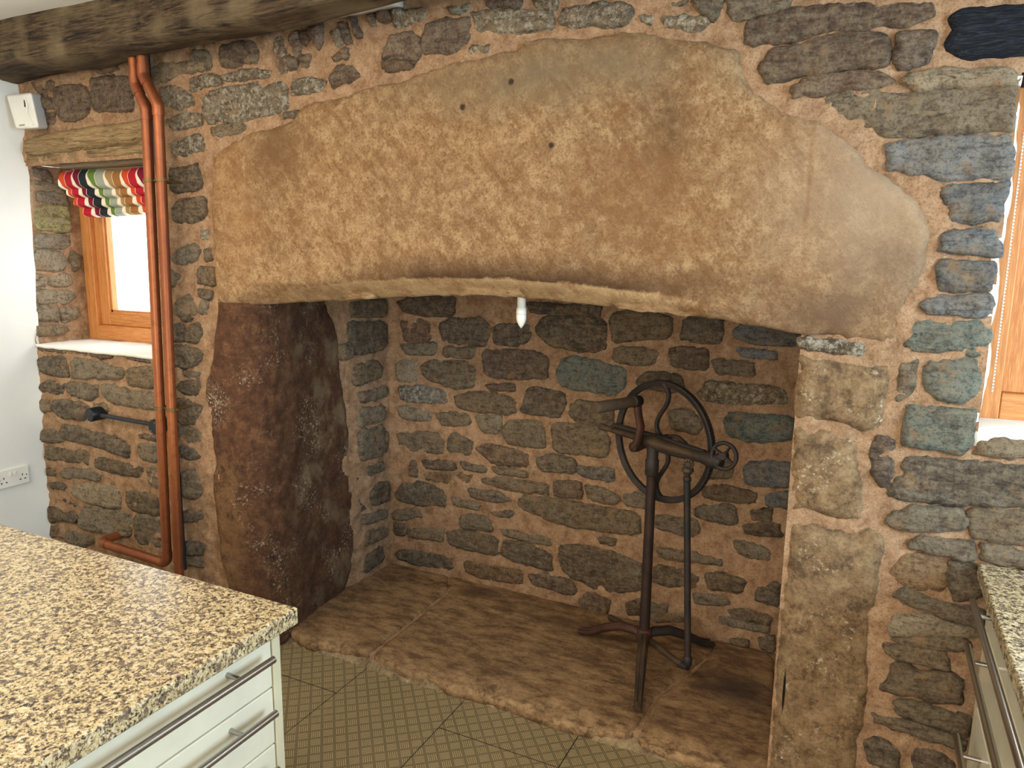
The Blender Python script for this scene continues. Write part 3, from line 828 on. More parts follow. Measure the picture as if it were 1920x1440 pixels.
def parse(txt):
    out = []
    for l in txt.strip().splitlines():
        p = l.split()
        out.append((p[0], np.array([[float(c) / 1000 for c in q.split(',')] for q in p[1:]])))
    return out

def chaikin(P, n=2, r=0.22):
    for _ in range(n):
        Q = np.roll(P, -1, 0)
        P = np.stack([P * (1 - r) + Q * r, P * r + Q * (1 - r)], 1).reshape(-1, 2)
    return P

def resample(P, step):
    Q = np.roll(P, -1, 0); L = np.linalg.norm(Q - P, axis=1)
    tot = L.sum(); n = max(8, int(tot / step)); cum = np.concatenate([[0], np.cumsum(L)])
    s = np.linspace(0, tot, n, endpoint=False)
    i = np.clip(np.searchsorted(cum, s, 'right') - 1, 0, len(P) - 1)
    f = ((s - cum[i]) / np.maximum(L[i], 1e-9))[:, None]
    return P[i] * (1 - f) + Q[i] * f

def inside(pts, poly):
    x, y = pts[:, 0], pts[:, 1]; c = np.zeros(len(pts), bool)
    A = poly; B = np.roll(poly, -1, 0)
    for (x0, y0), (x1, y1) in zip(A, B):
        k = ((y0 > y) != (y1 > y))
        if not k.any(): continue
        c ^= k & (x < (x1 - x0) * (y - y0) / (y1 - y0 + 1e-12) + x0)
    return c

def edge_dist(pts, poly, sel=None):
    A = poly; B = np.roll(poly, -1, 0)
    if sel is not None: A, B = A[sel], B[sel]
    if len(A) == 0: return np.full(len(pts), 9.0)
    d = B - A; L2 = (d * d).sum(1) + 1e-12
    out = np.full(len(pts), 9.0)
    for i in range(0, len(pts), 4000):
        p = pts[i:i + 4000]
        t = np.clip(((p[:, None, :] - A) * d).sum(2) / L2, 0, 1)
        q = A + t[..., None] * d
        out[i:i + 4000] = np.sqrt(((p[:, None, :] - q) ** 2).sum(2).min(1))
    return out

def area2(P):
    return 0.5 * np.sum(P[:, 0] * np.roll(P[:, 1], -1) - np.roll(P[:, 0], -1) * P[:, 1])

def slab_mesh(poly, step, height, back, wob, seed, smooth=2, r=0.22, keep=None, base=-0.02, fixed=False):
    """closed block: outline poly (m), front relief height(points, d_faded, d_kept), flat back at -back.
    returns verts (u, v, w) and faces"""
    if area2(poly) < 0: poly = poly[::-1]
    P = resample(chaikin(poly, smooth, r) if smooth else poly, step)
    if wob:
        nx = fbm(P, 26, 4, seed, 0.7); ny = fbm(P, 26, 4, seed + 50, 0.7)
        w = np.full(len(P), wob)
        if keep is not None: w = np.where([keep(*q) for q in P], wob * 0.5, wob)
        P = P + np.stack([nx, ny], 1) * w[:, None]
    n = len(P)
    mid = (P + np.roll(P, -1, 0)) / 2
    kp = np.array([bool(keep(*q)) for q in mid]) if keep else np.zeros(n, bool)
    kv = kp | np.roll(kp, 1)
    lo, hi = P.min(0), P.max(0)
    gx = np.arange(lo[0], hi[0], step); gy = np.arange(lo[1], hi[1], step * 0.87)
    G = np.array([[x + (0.5 * step if j % 2 else 0), y] for j, y in enumerate(gy) for x in gx])
    rg = np.random.RandomState(seed)
    if len(G):
        G = G + (rg.rand(*G.shape) - 0.5) * step * 0.35
        G = G[inside(G, P)]
    if len(G):
        G = G[edge_dist(G, P) > step * 0.75]
    # an inner ring close to the outline gives the arris its shape
    T = np.roll(P, -1, 0) - np.roll(P, 1, 0); N = np.stack([-T[:, 1], T[:, 0]], 1)
    N /= (np.linalg.norm(N, axis=1)[:, None] + 1e-9)
    ring = P + N * step * 0.38
    ok = inside(ring, P)
    if ok.any(): ok[ok] &= edge_dist(ring[ok], P) > step * 0.2
    ring = ring[ok]
    I = np.vstack([x for x in (ring, G) if len(x)]) if (len(ring) or len(G)) else np.zeros((0, 2))
    allp = np.vstack([P, I])
    vv, _, ff, ov, _, _ = delaunay_2d_cdt([Vector(p) for p in allp], [(i, (i + 1) % n) for i in range(n)], [], 1, 1e-6)
    V2 = np.array([(v.x, v.y) for v in vv])
    dF = edge_dist(V2, P, ~kp) if (~kp).any() else np.full(len(V2), 9.0)
    dK = edge_dist(V2, P, kp) if kp.any() else np.full(len(V2), 9.0)
    isb = np.zeros(len(V2), bool); bidx = np.full(n, -1)
    for i, o in enumerate(ov):
        for k in o:
            if k < n: isb[i] = True; bidx[k] = i
    w = height(V2, dF, dK)
    w = np.where(isb & (dF < dK), base, w)
    F = []
    for f in ff:
        f = list(f)
        a, b, c = V2[f[0]], V2[f[1]], V2[f[2]]
        if (b[0] - a[0]) * (c[1] - a[1]) - (b[1] - a[1]) * (c[0] - a[0]) < 0: f = f[::-1]
        F.append(f)
    verts = np.hstack([V2, w[:, None]])
    bi = [int(i) for i in bidx if i >= 0]
    m = len(verts)
    backv = np.array([[V2[i][0], V2[i][1], -back] for i in bi])
    verts = np.vstack([verts, backv])
    k = len(bi)
    for i in range(k):
        j = (i + 1) % k
        F.append([bi[j], bi[i], m + i, m + j])
    F.append([m + i for i in range(k)][::-1])
    return verts, F

PL = {  # plane: origin, u axis, v axis, normal towards the room
    'W': (Vector((0, 0, 0)), Vector((1, 0, 0)), Vector((0, 0, 1)), Vector((0, -1, 0))),
    'B': (Vector((0, 0.92, 0)), Vector((1, 0, 0)), Vector((0, 0, 1)), Vector((0, -1, 0))),
    'S': (Vector((-2.18, 0, 0)), Vector((0, 1, 0)), Vector((0, 0, 1)), Vector((1, 0, 0))),
    'R': (Vector((-3.535, 0, 0)), Vector((0, 1, 0)), Vector((0, 0, 1)), Vector((1, 0, 0))),
    'H': (Vector((0, 0, 0.05)), Vector((1, 0, 0)), Vector((0, 1, 0)), Vector((0, 0, 1))),
}
def to_world(V, plane):
    O, U, Vv, N = [np.array(k) for k in PL[plane]]
    return O + V[:, :1] * U + V[:, 1:2] * Vv + V[:, 2:3] * N

def grow(P, d):
    if area2(P) < 0: P = P[::-1]
    T1 = np.roll(P, -1, 0) - P; T0 = P - np.roll(P, 1, 0)
    n1 = np.stack([T1[:, 1], -T1[:, 0]], 1); n0 = np.stack([T0[:, 1], -T0[:, 0]], 1)
    n1 /= np.linalg.norm(n1, axis=1)[:, None] + 1e-9; n0 /= np.linalg.norm(n0, axis=1)[:, None] + 1e-9
    m = n0 + n1; m /= np.maximum(0.6, (m * n1).sum(1))[:, None]
    return P + m * d

def stone(tone, poly, plane, parent, seed, proud=0.009, rough=0.006, step=0.011, name='stone'):
    white = tone.endswith('w') and len(tone) > 1
    base = tone[0]
    size = math.sqrt(abs(area2(poly)))
    rg = random.Random(seed)
    pr = proud * rg.uniform(0.6, 1.5)
    tu, tv = rg.uniform(-0.06, 0.06), rg.uniform(-0.10, 0.06)
    cen = poly.mean(0)
    if base == 'k' and plane in 'BS': pr = -0.016      # open put-log holes and soot pockets lie back
    if base == 'm': pr *= 0.4
    def hf(p, dF, dK):
        e = 1 - np.exp(-dF / 0.0045)
        P3 = np.hstack([p, np.full((len(p), 1), seed * 0.731)])
        big = fbm(P3, 13, 2, seed); mid = fbm(P3, 42, 3, seed + 9)
        ridge = 1 - np.abs(fbm(P3, 24, 2, seed + 4))
        h = pr + (p[:, 0] - cen[0]) * tu + (p[:, 1] - cen[1]) * tv + rough * (0.55 * big + 0.35 * mid + 0.5 * (ridge - 0.5))
        return -0.010 + e * (h + 0.010)
    V, F = slab_mesh(grow(poly, 0.0125), max(0.007, min(step, size / 8)), hf, 0.05, 0.0055, seed, 1, 0.14)
    o = mesh_obj(name, to_world(V, plane), F, M['stone'], parent)
    c = TONE[base]; k = rg.uniform(0.88, 1.12); s = rg.uniform(-5, 5)
    col = srgb(*[max(5, min(250, x * k)) for x in (c[0] + s, c[1], c[2] - s)])
    o.color = (col[0], col[1], col[2], 0.8 if white else rg.uniform(0.0, 0.2))
    return o

def sheet(name, u0, u1, v0, v1, step, plane, mat, parent, cut=None, amp=0.004, seed=3, level=0.0, fn=None):
    nu = max(2, int((u1 - u0) / step) + 1); nv = max(2, int((v1 - v0) / step) + 1)
    U, V = np.meshgrid(np.linspace(u0, u1, nu), np.linspace(v0, v1, nv))
    P = np.stack([U.ravel(), V.ravel()], 1)
    w = level + amp * (fbm(P, 5, 2, seed) * 0.8 + fbm(P, 24, 3, seed + 5, 0.7) * 1.1)
    if fn is not None: w = fn(P, w)
    idx = np.arange(nu * nv).reshape(nv, nu)
    Q = np.stack([idx[:-1, :-1], idx[:-1, 1:], idx[1:, 1:], idx[1:, :-1]], -1).reshape(-1, 4)
    if cut is not None:
        c = P[Q].mean(1)
        Q = Q[~cut(c)]
    used = np.unique(Q); re = np.full(len(P), -1); re[used] = np.arange(len(used))
    Vw = to_world(np.hstack([P, w[:, None]]), plane)[used]
    return mesh_obj(name, Vw, re[Q], mat, parent)

# ------------------------------------------------------------------ room shell
W1 = (-3.535, -2.70, 1.23, 2.05)          # left window opening: x0 x1 z0 z1
W2 = (0.262, 1.20, 1.235, 2.10)           # right window opening
FP = (-2.26, -0.165, 0.0, 1.58)           # fireplace opening

def wall_cut(c):
    x, z = c[:, 0], c[:, 1]
    k = np.zeros(len(c), bool)
    for a, b, e, f in (W1, W2, FP):
        k |= (x > a) & (x < b) & (z > e) & (z < f)
    return k

def wall_relief(P, w):
    # mortar thins over the great lintel so that the stone stands clear of it
    L = inside(P, OUTLINE_L); L[L] &= edge_dist(P[L], OUTLINE_L) > 0.022
    return np.where(L, w - 0.03, w)

OUTLINE_L = parse(OUT_L)[0][1]
wall_back = sheet('wall_back', -3.60, 2.3, 0.0, 2.58, 0.013, 'W', M['mortar'], None, wall_cut, 0.0055, 3, -0.002, wall_relief)
tag(wall_back, 'rough rubble stone wall with orange lime mortar round the fireplace', 'wall', kind='structure')

for i, (t, p) in enumerate(parse(OUT_W)):
    if p[:, 0].max() < -2.69 and 1.2 < p[:, 1].max() < 1.26: p[:, 1] = np.minimum(p[:, 1], 1.212)
    stone(t, p, 'W', wall_back, 100 + i, 0.011, 0.008)

# the courses go on to the right, under the window
rs = random.Random(5)
for row, (za, zb) in enumerate(((0.93, 1.00), (1.02, 1.08), (1.10, 1.20))):
    x = 0.56 + 0.04 * row
    while x < 2.1:
        w = rs.uniform(0.16, 0.34)
        j = lambda: rs.uniform(-0.010, 0.010)
        stone(rs.choice('ggdr'), np.array([(x + j(), za + j()), (x + w + j(), za + j()), (x + w + j(), zb + j()), (x + w / 2, zb + j()), (x + j(), zb + j())]), 'W', wall_back, 900 + row * 40 + int(x * 10), 0.011, 0.008)
        x += w + rs.uniform(0.03, 0.05)

# left window reveal: mortar and stones on the side, soffit, sill
rev = sheet('window_reveal', 0.0, 0.36, 1.22, 2.06, 0.012, 'R', M['mortar'], wall_back, None, 0.005, 21, -0.004)
for i, (t, p) in enumerate(parse(OUT_R)):
    stone(t, p, 'R', rev, 700 + i, 0.010, 0.008)
box('window_reveal', -2.71, -2.60, 0.01, 0.36, 1.22, 2.06, M['mortar'], wall_back, 0.01)
box('window_soffit', -3.56, -2.62, 0.0, 0.36, 2.062, 2.12, M['wlintel'], wall_back, 0.004)
# right window reveal
box('window_reveal', 0.16, 0.258, 0.012, 0.36, 1.22, 2.12, M['mortar'], wall_back, 0.012)

def ragged_block(name, x0, x1, y0, y1, z0, z1, mat, parent, step, amp, seed, scale=6, taper=None):
    """a box of quads whose faces are pushed about by noise"""
    bm = bmesh.new()
    nx, ny, nz = [max(1, int(round(d / step))) for d in (x1 - x0, y1 - y0, z1 - z0)]
    cache = {}
    def vert(i, j, k):
        if (i, j, k) not in cache:
            cache[(i, j, k)] = bm.verts.new((x0 + (x1 - x0) * i / nx, y0 + (y1 - y0) * j / ny, z0 + (z1 - z0) * k / nz))
        return cache[(i, j, k)]
    for i in range(nx):
        for j in range(ny):
            for k in (0, nz):
                bm.faces.new([vert(i, j, k), vert(i + 1, j, k), vert(i + 1, j + 1, k), vert(i, j + 1, k)])
    for i in range(nx):
        for k in range(nz):
            for j in (0, ny):
                bm.faces.new([vert(i, j, k), vert(i + 1, j, k), vert(i + 1, j, k + 1), vert(i, j, k + 1)])
    for j in range(ny):
        for k in range(nz):
            for i in (0, nx):
                bm.faces.new([vert(i, j, k), vert(i, j + 1, k), vert(i, j + 1, k + 1), vert(i, j, k + 1)])
    vs = list(bm.verts); P = np.array([v.co[:] for v in vs])
    D = np.stack([fbm(P * np.array([0.4, 1, 1]), scale, 3, seed + 11 * a) for a in range(3)], 1) * amp
    P = P + D
    if taper is not None: P = taper(P)
    for v, q in zip(vs, P): v.co = q
    return bm_obj(name, bm, mat, parent, smooth=True)

# limewashed sills
ragged_block('window_sill', -3.53, -2.705, -0.014, 0.30, 1.220, 1.235, M['sill'], wall_back, 0.012, 0.0035, 5, 24)
ragged_block('window_sill', 0.262, 1.2, -0.004, 0.24, 1.215, 1.250, M['sill'], wall_back, 0.02, 0.004, 6, 14)
ragged_block('rim_light_edge', 0.254, 0.272, 0.004, 0.05, 1.24, 2.09, M['sill'], wall_back, 0.014, 0.006, 31, 16)  # white strip standing in for the rim-lit edge of the stones
# timbers built into the wall
def timber(txt, mat, seed, y_front, y_back, label):
    t, p = parse(txt)[0]
    def hf(q, dF, dK):
        return y_front * (1 - np.exp(-dF / 0.01)) + 0.005 * fbm(q * np.array([0.25, 1.0]), 40, 3, seed)
    V, F = slab_mesh(p, 0.014, hf, y_back, 0.004, seed, 1)
    o = mesh_obj('timber_lintel', to_world(V, 'W'), F, mat, wall_back)
    o['label'] = label
    return o
timber(OUT_TL, M['wlintel'], 41, 0.030, 0.20, 'pale weathered timber lintel over the small window')
timber(OUT_T, M['dark_timber'], 43, 0.016, 0.20, 'blackened timber end beside the right window')

# ------------------------------------------------------------------ left plaster wall, other walls, ceiling, floor
def leaning_wall():
    n, m = 60, 50
    V = []; 
    ys = np.linspace(-4.6, 0.012, n); zs = np.linspace(0, 2.58, m)
    for z in zs:
        for y in ys:
            V.append((-3.60 + 0.05 * z, y, z))
    V = np.array(V)
    V[:, 0] += 0.006 * fbm(V[:, 1:], 2.0, 3, 77)
    edge = V[:, 1] > -0.05
    V[edge, 0] += 0.012 * fbm(V[edge][:, 1:], 9, 2, 78)
    F = [(j * n + i, j * n + i + 1, (j + 1) * n + i + 1, (j + 1) * n + i) for j in range(m - 1) for i in range(n - 1)]
    return mesh_obj('wall_left', V, F, M['plaster'])
tag(leaning_wall(), 'white plastered wall at the left with a ragged edge against the stone', 'wall', kind='structure')
tag(box('wall_right', 2.3, 2.4, -4.6, 0.4, 0, 2.57, M['plaster'], None, 0), 'white plastered wall at the right of the kitchen', 'wall', kind='structure')
tag(box('wall_rear', -3.7, 2.4, -4.7, -4.6, 0, 2.57, M['plaster'], None, 0), 'white plastered wall behind the camera', 'wall', kind='structure')
tag(box('ceiling', -3.7, 2.4, -4.7, 0.02, 2.56, 2.62, M['ceiling'], None, 0), 'white plastered ceiling above the old beam', 'ceiling', kind='structure')

floor = box('floor', -3.7, 2.4, -4.7, 0.16, -0.06, -0.002, M['dark'], None, 0)
tag(floor, 'tread-plate patterned tan vinyl tile floor in front of the hearth', 'floor', kind='structure')
X0, PW, PLEN = -1.7255, 0.4635, 0.927
tile_me = None
for i in range(-5, 9):
    for k in range(-6, 2):
        y1 = -0.085 + PLEN * k + (0 if i % 2 else PLEN / 2)
        x0 = X0 + PW * i
        a, b, c, d = x0 + 0.002, x0 + PW - 0.002, y1 - PLEN + 0.0028, y1 - 0.0028
        d = min(d, 0.15); a = max(a, -3.56); b = min(b, 2.3); c = max(c, -4.6)
        if d - c < 0.02 or b - a < 0.02: continue
        if c > 0.14: continue
        box('floor_tile', a, b, c, d, -0.002, 0.0, M['floor'], floor, 0)

# ------------------------------------------------------------------ fireplace
fire = empty('fireplace', (-1.2, 0.3, 0.0), 'wide inglenook fireplace under one huge ochre lintel stone', 'fireplace')
CH = np.array([(-2.40, 1.46), (-2.24, 1.493), (-2.097, 1.554), (-1.552, 1.586), (-1.133, 1.599), (-0.945, 1.590), (-0.769, 1.568), (-0.464, 1.532), (-0.302, 1.500), (0.2, 1.40)])
BOT = np.array([(-2.40, 1.47), (-2.2, 1.475), (-1.7, 1.49), (-1.37, 1.51), (-1.1, 1.52), (-0.95, 1.515), (-0.8, 1.50), (-0.62, 1.49), (-0.45, 1.485), (-0.3, 1.48), (0.2, 1.46)])
def lintel_h(p, dF, dK):
    e = np.clip(1 - np.exp(-dF / 0.009), 0, 1)
    big = fbm(p, 2.2, 2, 5); mid = fbm(p, 9, 3, 6)
    h = 0.015 + 0.008 * big + 0.0045 * mid
    h = -0.008 + e * (h + 0.008)
    # chamfer cut along the underside
    zc = np.interp(p[:, 0], CH[:, 0], CH[:, 1])
    under = np.clip((zc - p[:, 1]) / 0.07, 0, 1.2)
    h = h - np.where(dK < 0.2, under, 0) * 0.065
    # worn hollow with a knob near the right-hand end
    g = np.exp(-(((p[:, 0] + 0.40) / 0.07) ** 2 + ((p[:, 1] - 1.545) / 0.06) ** 2))
    h = h + g * (0.020 + 0.020 * fbm(p, 26, 2, 12))
    return h
V, F = slab_mesh(OUTLINE_L, 0.019, lintel_h, 0.38, 0.006, 11, 1, 0.2, keep=lambda u, v: v < 1.50 + 0.035 * (-1.6 < u < -0.7) and -2.33 < u < -0.10, base=-0.010)
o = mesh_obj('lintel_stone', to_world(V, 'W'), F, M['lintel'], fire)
o['label'] = 'huge single ochre sandstone lintel with a chamfered lower edge'

for i, (t, p) in enumerate(parse(OUT_J)):
    p = p.copy()
    def jh(q, dF, dK, s=60 + i):
        e = 1 - np.exp(-dF / 0.012); ek = 1 - np.exp(-dK / 0.016)
        h = 0.014 + 0.006 * fbm(q, 6, 2, s) + 0.004 * fbm(q, 26, 3, s + 3)
        return -0.008 + e * (h + 0.008) - 0.022 * (1 - ek)
    if i == 2: p[:, 1] = np.maximum(p[:, 1], 0.0); p[16:18, 1] = 0.0
    V, F = slab_mesh(p, 0.014, jh, 0.42, 0.005, 60 + i, 1, 0.18, keep=lambda u, v: u < -0.125)
    o = mesh_obj('jamb_stone', to_world(V, 'W'), F, M['rjamb'], fire)

# mortared core of the right jamb, behind its stones
ragged_block('jamb_core', -0.158, -0.02, 0.02, 0.94, -0.05, 1.76, M['mortar'], fire, 0.03, 0.004, 15, 10)

# left jamb: one tall stone that turns the corner into the recess
LZ = np.array([(0.0, -2.37), (0.278, -2.369), (0.348, -2.392), (0.449, -2.419), (0.576, -2.424), (0.678, -2.435), (0.846, -2.416), (0.946, -2.435), (1.085, -2.446), (1.185, -2.422), (1.296, -2.374), (1.446, -2.342), (1.5, -2.34)])
RZ = np.array([(0.0, 0.57), (0.071, 0.60), (0.159, 0.655), (0.275, 0.675), (0.475, 0.668), (0.695, 0.655), (0.936, 0.628), (1.123, 0.60), (1.325, 0.59), (1.418, 0.525), (1.5, 0.50)])
def left_jamb():
    nz, ns = 100, 74
    rows = []
    for k in range(nz + 1):
        z = 1.475 * k / nz
        xl = np.interp(z, LZ[:, 0], LZ[:, 1]); yr = np.interp(z, RZ[:, 0], RZ[:, 1])
        path = np.array([(xl, 0.03), (xl + 0.006, 0.0), (xl + 0.03, -0.014), (-2.27, -0.016), (-2.215, 0.0), (-2.175, 0.045), (-2.160, 0.11), (-2.168, 0.22), (-2.19, 0.36), (-2.21, yr - 0.04), (-2.222, yr - 0.012), (-2.25, yr)])
        d = np.linalg.norm(np.diff(path, axis=0), axis=1); cum = np.concatenate([[0], np.cumsum(d)])
        s = np.linspace(0, cum[-1], ns + 1)
        X = np.interp(s, cum, path[:, 0]); Y = np.interp(s, cum, path[:, 1])
        # lean of the inner face: a little further out at the top
        rows.append(np.stack([X, Y, np.full_like(X, z)], 1))
    P = np.concatenate(rows)
    T = P.reshape(nz + 1, ns + 1, 3)
    du = np.gradient(T, axis=1).reshape(-1, 3); dv = np.gradient(T, axis=0).reshape(-1, 3)
    N = np.cross(du, dv); N /= np.linalg.norm(N, axis=1)[:, None] + 1e-9
    h = 0.006 * fbm(P, 3, 2, 91) + 0.005 * fbm(P, 15, 3, 92)
    inner = np.clip((P[:, 1] - 0.08) / 0.1, 0, 1)
    h = h + inner * 0.008 * (1 - np.abs(fbm(P, 7, 2, 95)))
    P = P + N * h[:, None]
    # smooth the corner
    F = [(j * (ns + 1) + i, j * (ns + 1) + i + 1, (j + 1) * (ns + 1) + i + 1, (j + 1) * (ns + 1) + i) for j in range(nz) for i in range(ns)]
    m = len(P)
    top = [nz * (ns + 1) + i for i in range(ns + 1)]
    bot = [i for i in range(ns + 1)][::-1]
    F.append(top); F.append(bot)
    F.append([j * (ns + 1) for j in range(nz + 1)][::-1] + []) if False else None
    F = [f for f in F if f]
    return P, F
P, F = left_jamb()
o = mesh_obj('jamb_stone', P, F, M['ljamb'], fire)
o['label'] = 'dark reddish brown jamb stone, tallest, left of the recess'

# recess: back wall and left side wall
bw = sheet('back_wall', -2.24, -0.10, 0.0, 1.75, 0.013, 'B', M['mortar'], fire, None, 0.005, 33, -0.003)
for i, (t, p) in enumerate(parse(OUT_B)):
    stone(t, p, 'B', bw, 300 + i, 0.010, 0.007)
sw = sheet('side_wall', 0.42, 0.94, 0.0, 1.75, 0.013, 'S', M['mortar'], fire, None, 0.005, 35, -0.003,
           fn=lambda P, w: w - 0.03 * np.clip((0.75 - P[:, 0]) / 0.2, 0, 1))
for i, (t, p) in enumerate(parse(OUT_S)):
    p = p.copy(); p[:, 0] = np.minimum(p[:, 0], 0.905)
    stone(t, p, 'S', sw, 500 + i, 0.009, 0.007)
# chimney throat above the opening closes the recess
box('chimney_throat', -2.24, -0.10, 0.36, 0.95, 1.74, 1.80, M['mortar'], fire, 0)
box('chimney_breast', -2.30, -0.05, 0.34, 0.38, 1.56, 1.78, M['mortar'], fire, 0)

# hearth: three flags with a mortar fillet along the floor
hearth = ragged_block('hearth', -2.30, -0.10, 0.15, 0.94, -0.03, 0.040, M['mortar'], fire, 0.03, 0.003, 23, 12)
for i, (t, p) in enumerate(parse(OUT_H)):
    def hh(q, dF, dK, s=80 + i):
        e = 1 - np.exp(-dF / 0.006)
        h = 0.0015 + 0.004 * fbm(q, 4, 2, s) + 0.0025 * fbm(q * np.array([0.6, 1.6]), 16, 3, s + 3)
        fr = np.clip((0.24 - q[:, 1]) / 0.10, 0, 1)
        h = h - fr * fr * 0.010 + fr * 0.007 * fbm(q, 26, 3, s + 8)
        return -0.012 + e * (h + 0.012)
    V, F = slab_mesh(p, 0.011, hh, 0.055, 0.0045, 80 + i, 1, 0.1, base=-0.012)
    o = mesh_obj('hearth_slab', to_world(V, 'H'), F, M['hearth'], hearth)
def fillet():
    xs = np.linspace(-2.24, -0.16, 150); V = []; F = []
    n = 9
    fz = [0.0, 0.012, 0.018, 0.020, 0.020, 0.016, 0.010, 0.008, 0.008]
    for x in xs:
        f0 = 0.104 + 0.006 * math.sin(x * 5.0) + 0.010 * float(fbm(np.array([[x, 0.3]]), 7, 3, 4)[0])
        for k in range(n):
            y = f0 + k * 0.014
            V.append((x, y, fz[k] + 0.004 * float(fbm(np.array([[x, y * 2]]), 18, 2, 9)[0]) * (k > 0) - (0.004 if k == 0 else 0)))
    for i in range(len(xs) - 1):
        for k in range(n - 1):
            F.append((i * n + k, (i + 1) * n + k, (i + 1) * n + k + 1, i * n + k + 1))
    return mesh_obj('mortar_fillet', V, F, M['fillet'], hearth)
fillet()
# ------------------------------------------------------------------ ceiling beam
def beam_taper(P):
    x, y, z = P[:, 0].copy(), P[:, 1].copy(), P[:, 2].copy()
    back = np.interp(x, [-3.6, -3.2, -2.34, -1.92, -1.58, -1.2, 2.3], [0.03, 0.02, -0.045, -0.09, -0.135, -0.15, -0.15])
    front = np.interp(x, [-3.6, -2.4, -1.77, 2.3], [-0.245, -0.235, -0.275, -0.33])
    f = (y + 0.25) / 0.25
    y2 = front + (back - front) * f
    # waney lower arrises
    low = np.clip((2.47 - z) / 0.07, 0, 1)
    z2 = z + low * 0.018 * (np.abs(f - 0.5) * 2) ** 3
    return np.stack([x, y2, z2], 1)
beam = ragged_block('ceiling_beam', -3.62, 2.3, -0.25, 0.0, 2.395, 2.59, M['beam'], None, 0.03, 0.012, 51, 7, beam_taper)
tag(beam, 'dark rough-hewn oak beam running along the top of the stone wall', 'beam')
ragged_block('plaster_patch', -1.72, -1.44, -0.13, -0.003, 2.452, 2.57, M['ceiling'], bpy.data.objects['ceiling'], 0.03, 0.006, 8, 9)

# ------------------------------------------------------------------ windows
def member(name, x0, x1, y0, y1, z0, z1, parent, up):
    return box(name, x0, x1, y0, y1, z0, z1, M['oak_z'] if up else M['oak_x'], parent, 0.004)

win1 = empty('window_1', (-3.1, 0.30, 1.24)); tag(win1, 'small oak casement window behind the copper pipes', 'window', kind='structure')
def casement(w, x0, x1, z0, z1, yf, fw, sw, mull=None):
    y1 = yf + 0.07
    member('frame_stile', x0, x0 + fw, yf, y1, z0, z1, w, True); member('frame_stile', x1 - fw, x1, yf, y1, z0, z1, w, True)
    member('frame_rail', x0 + fw, x1 - fw, yf, y1, z0, z0 + fw, w, False); member('frame_rail', x0 + fw, x1 - fw, yf, y1, z1 - fw, z1, w, False)
    a, b, c, d = x0 + fw, x1 - fw, z0 + fw, z1 - fw; ys = yf + 0.022
    member('sash_stile', a, a + sw, ys, ys + 0.05, c, d, w, True); member('sash_stile', b - sw, b, ys, ys + 0.05, c, d, w, True)
    member('sash_rail', a + sw, b - sw, ys, ys + 0.05, c, c + sw, w, False); member('sash_rail', a + sw, b - sw, ys, ys + 0.05, d - sw, d, w, False)
    a, b, c, d = a + sw, b - sw, c + sw, d - sw
    # glazing bead
    bm = bmesh.new(); yb = ys + 0.012
    for q in ((a, a + .010, c, d), (b - .010, b, c, d), (a, b, c, c + .010), (a, b, d - .010, d)):
        add_box(bm, q[0], q[1], yb, yb + 0.02, q[2], q[3])
    bm_obj('glazing_bead', bm, M['oak_z'], w)
    box('glass_pane', a + .002, b - .002, ys + 0.030, ys + 0.036, c + .002, d - .002, M['glass'], w, 0)
casement(win1, -3.535, -2.71, 1.236, 2.075, 0.262, 0.072, 0.066)
win2 = empty('window_2', (0.7, 0.22, 1.25)); tag(win2, 'oak window at the right edge behind the stone pier', 'window', kind='structure')
casement(win2, 0.262, 1.20, 1.250, 2.10, 0.185, 0.072, 0.06)
box('window_soffit', 0.20, 1.25, 0.10, 0.36, 2.10, 2.13, M['dark_timber'], wall_back, 0.003)
box('soffit_board', -3.33, -2.70, 0.05, 0.20, 2.036, 2.062, M['grey_wood'], wall_back, 0.004)

# roman blind
def roman_blind():
    t = empty('roman_blind', (-3.06, 0.15, 1.83), 'roman blind with red, green and tan leaf print, drawn up in folds', 'blind')
    box('headrail', -3.40, -2.72, 0.12, 0.20, 2.02, 2.036, M['grey_wood'], t, 0.002)
    folds = [(-3.43, 2.030, 1.948, 0.085), (-3.42, 1.975, 1.912, 0.115), (-3.405, 1.930, 1.872, 0.140), (-3.385, 1.885, 1.832, 0.165)]
    for k, (x0, z1, z0, y) in enumerate(folds):
        nx, nz = 30, 10; V = []; F = []; UV = []
        for s in (0, 1):
            for j in range(nz + 1):
                for i in range(nx + 1):
                    x = x0 + (-2.72 - x0) * i / nx; q = j / nz
                    zz = z1 + (z0 - z1) * q
                    bulge = 0.022 * math.sin(q * 2.4) + 0.004 * math.sin(x * 17 + k)
                    if q > 0.85: bulge -= (q - 0.85) * 0.16
                    V.append((x, y + 0.035 - bulge + s * 0.004, zz + 0.004 * math.sin(x * 9 + k)))
                    UV.append(((x + 3.44) / 0.055 + 8.0, 0.05 + 0.9 * q if k == 0 else 0.42 + 0.53 * q))
        o_ = (nx + 1) * (nz + 1)
        for j in range(nz):
            for i in range(nx):
                a = j * (nx + 1) + i
                F.append((a, a + nx + 1, a + nx + 2, a + 1)); F.append((o_ + a, o_ + a + 1, o_ + a + nx + 2, o_ + a + nx + 1))
        o = mesh_obj('fabric_fold', V, F, M['fabric'], t)
        ul = o.data.uv_layers.new(name='UVMap')
        for lp in o.data.loops: ul.data[lp.index].uv = UV[lp.vertex_index]
roman_blind()

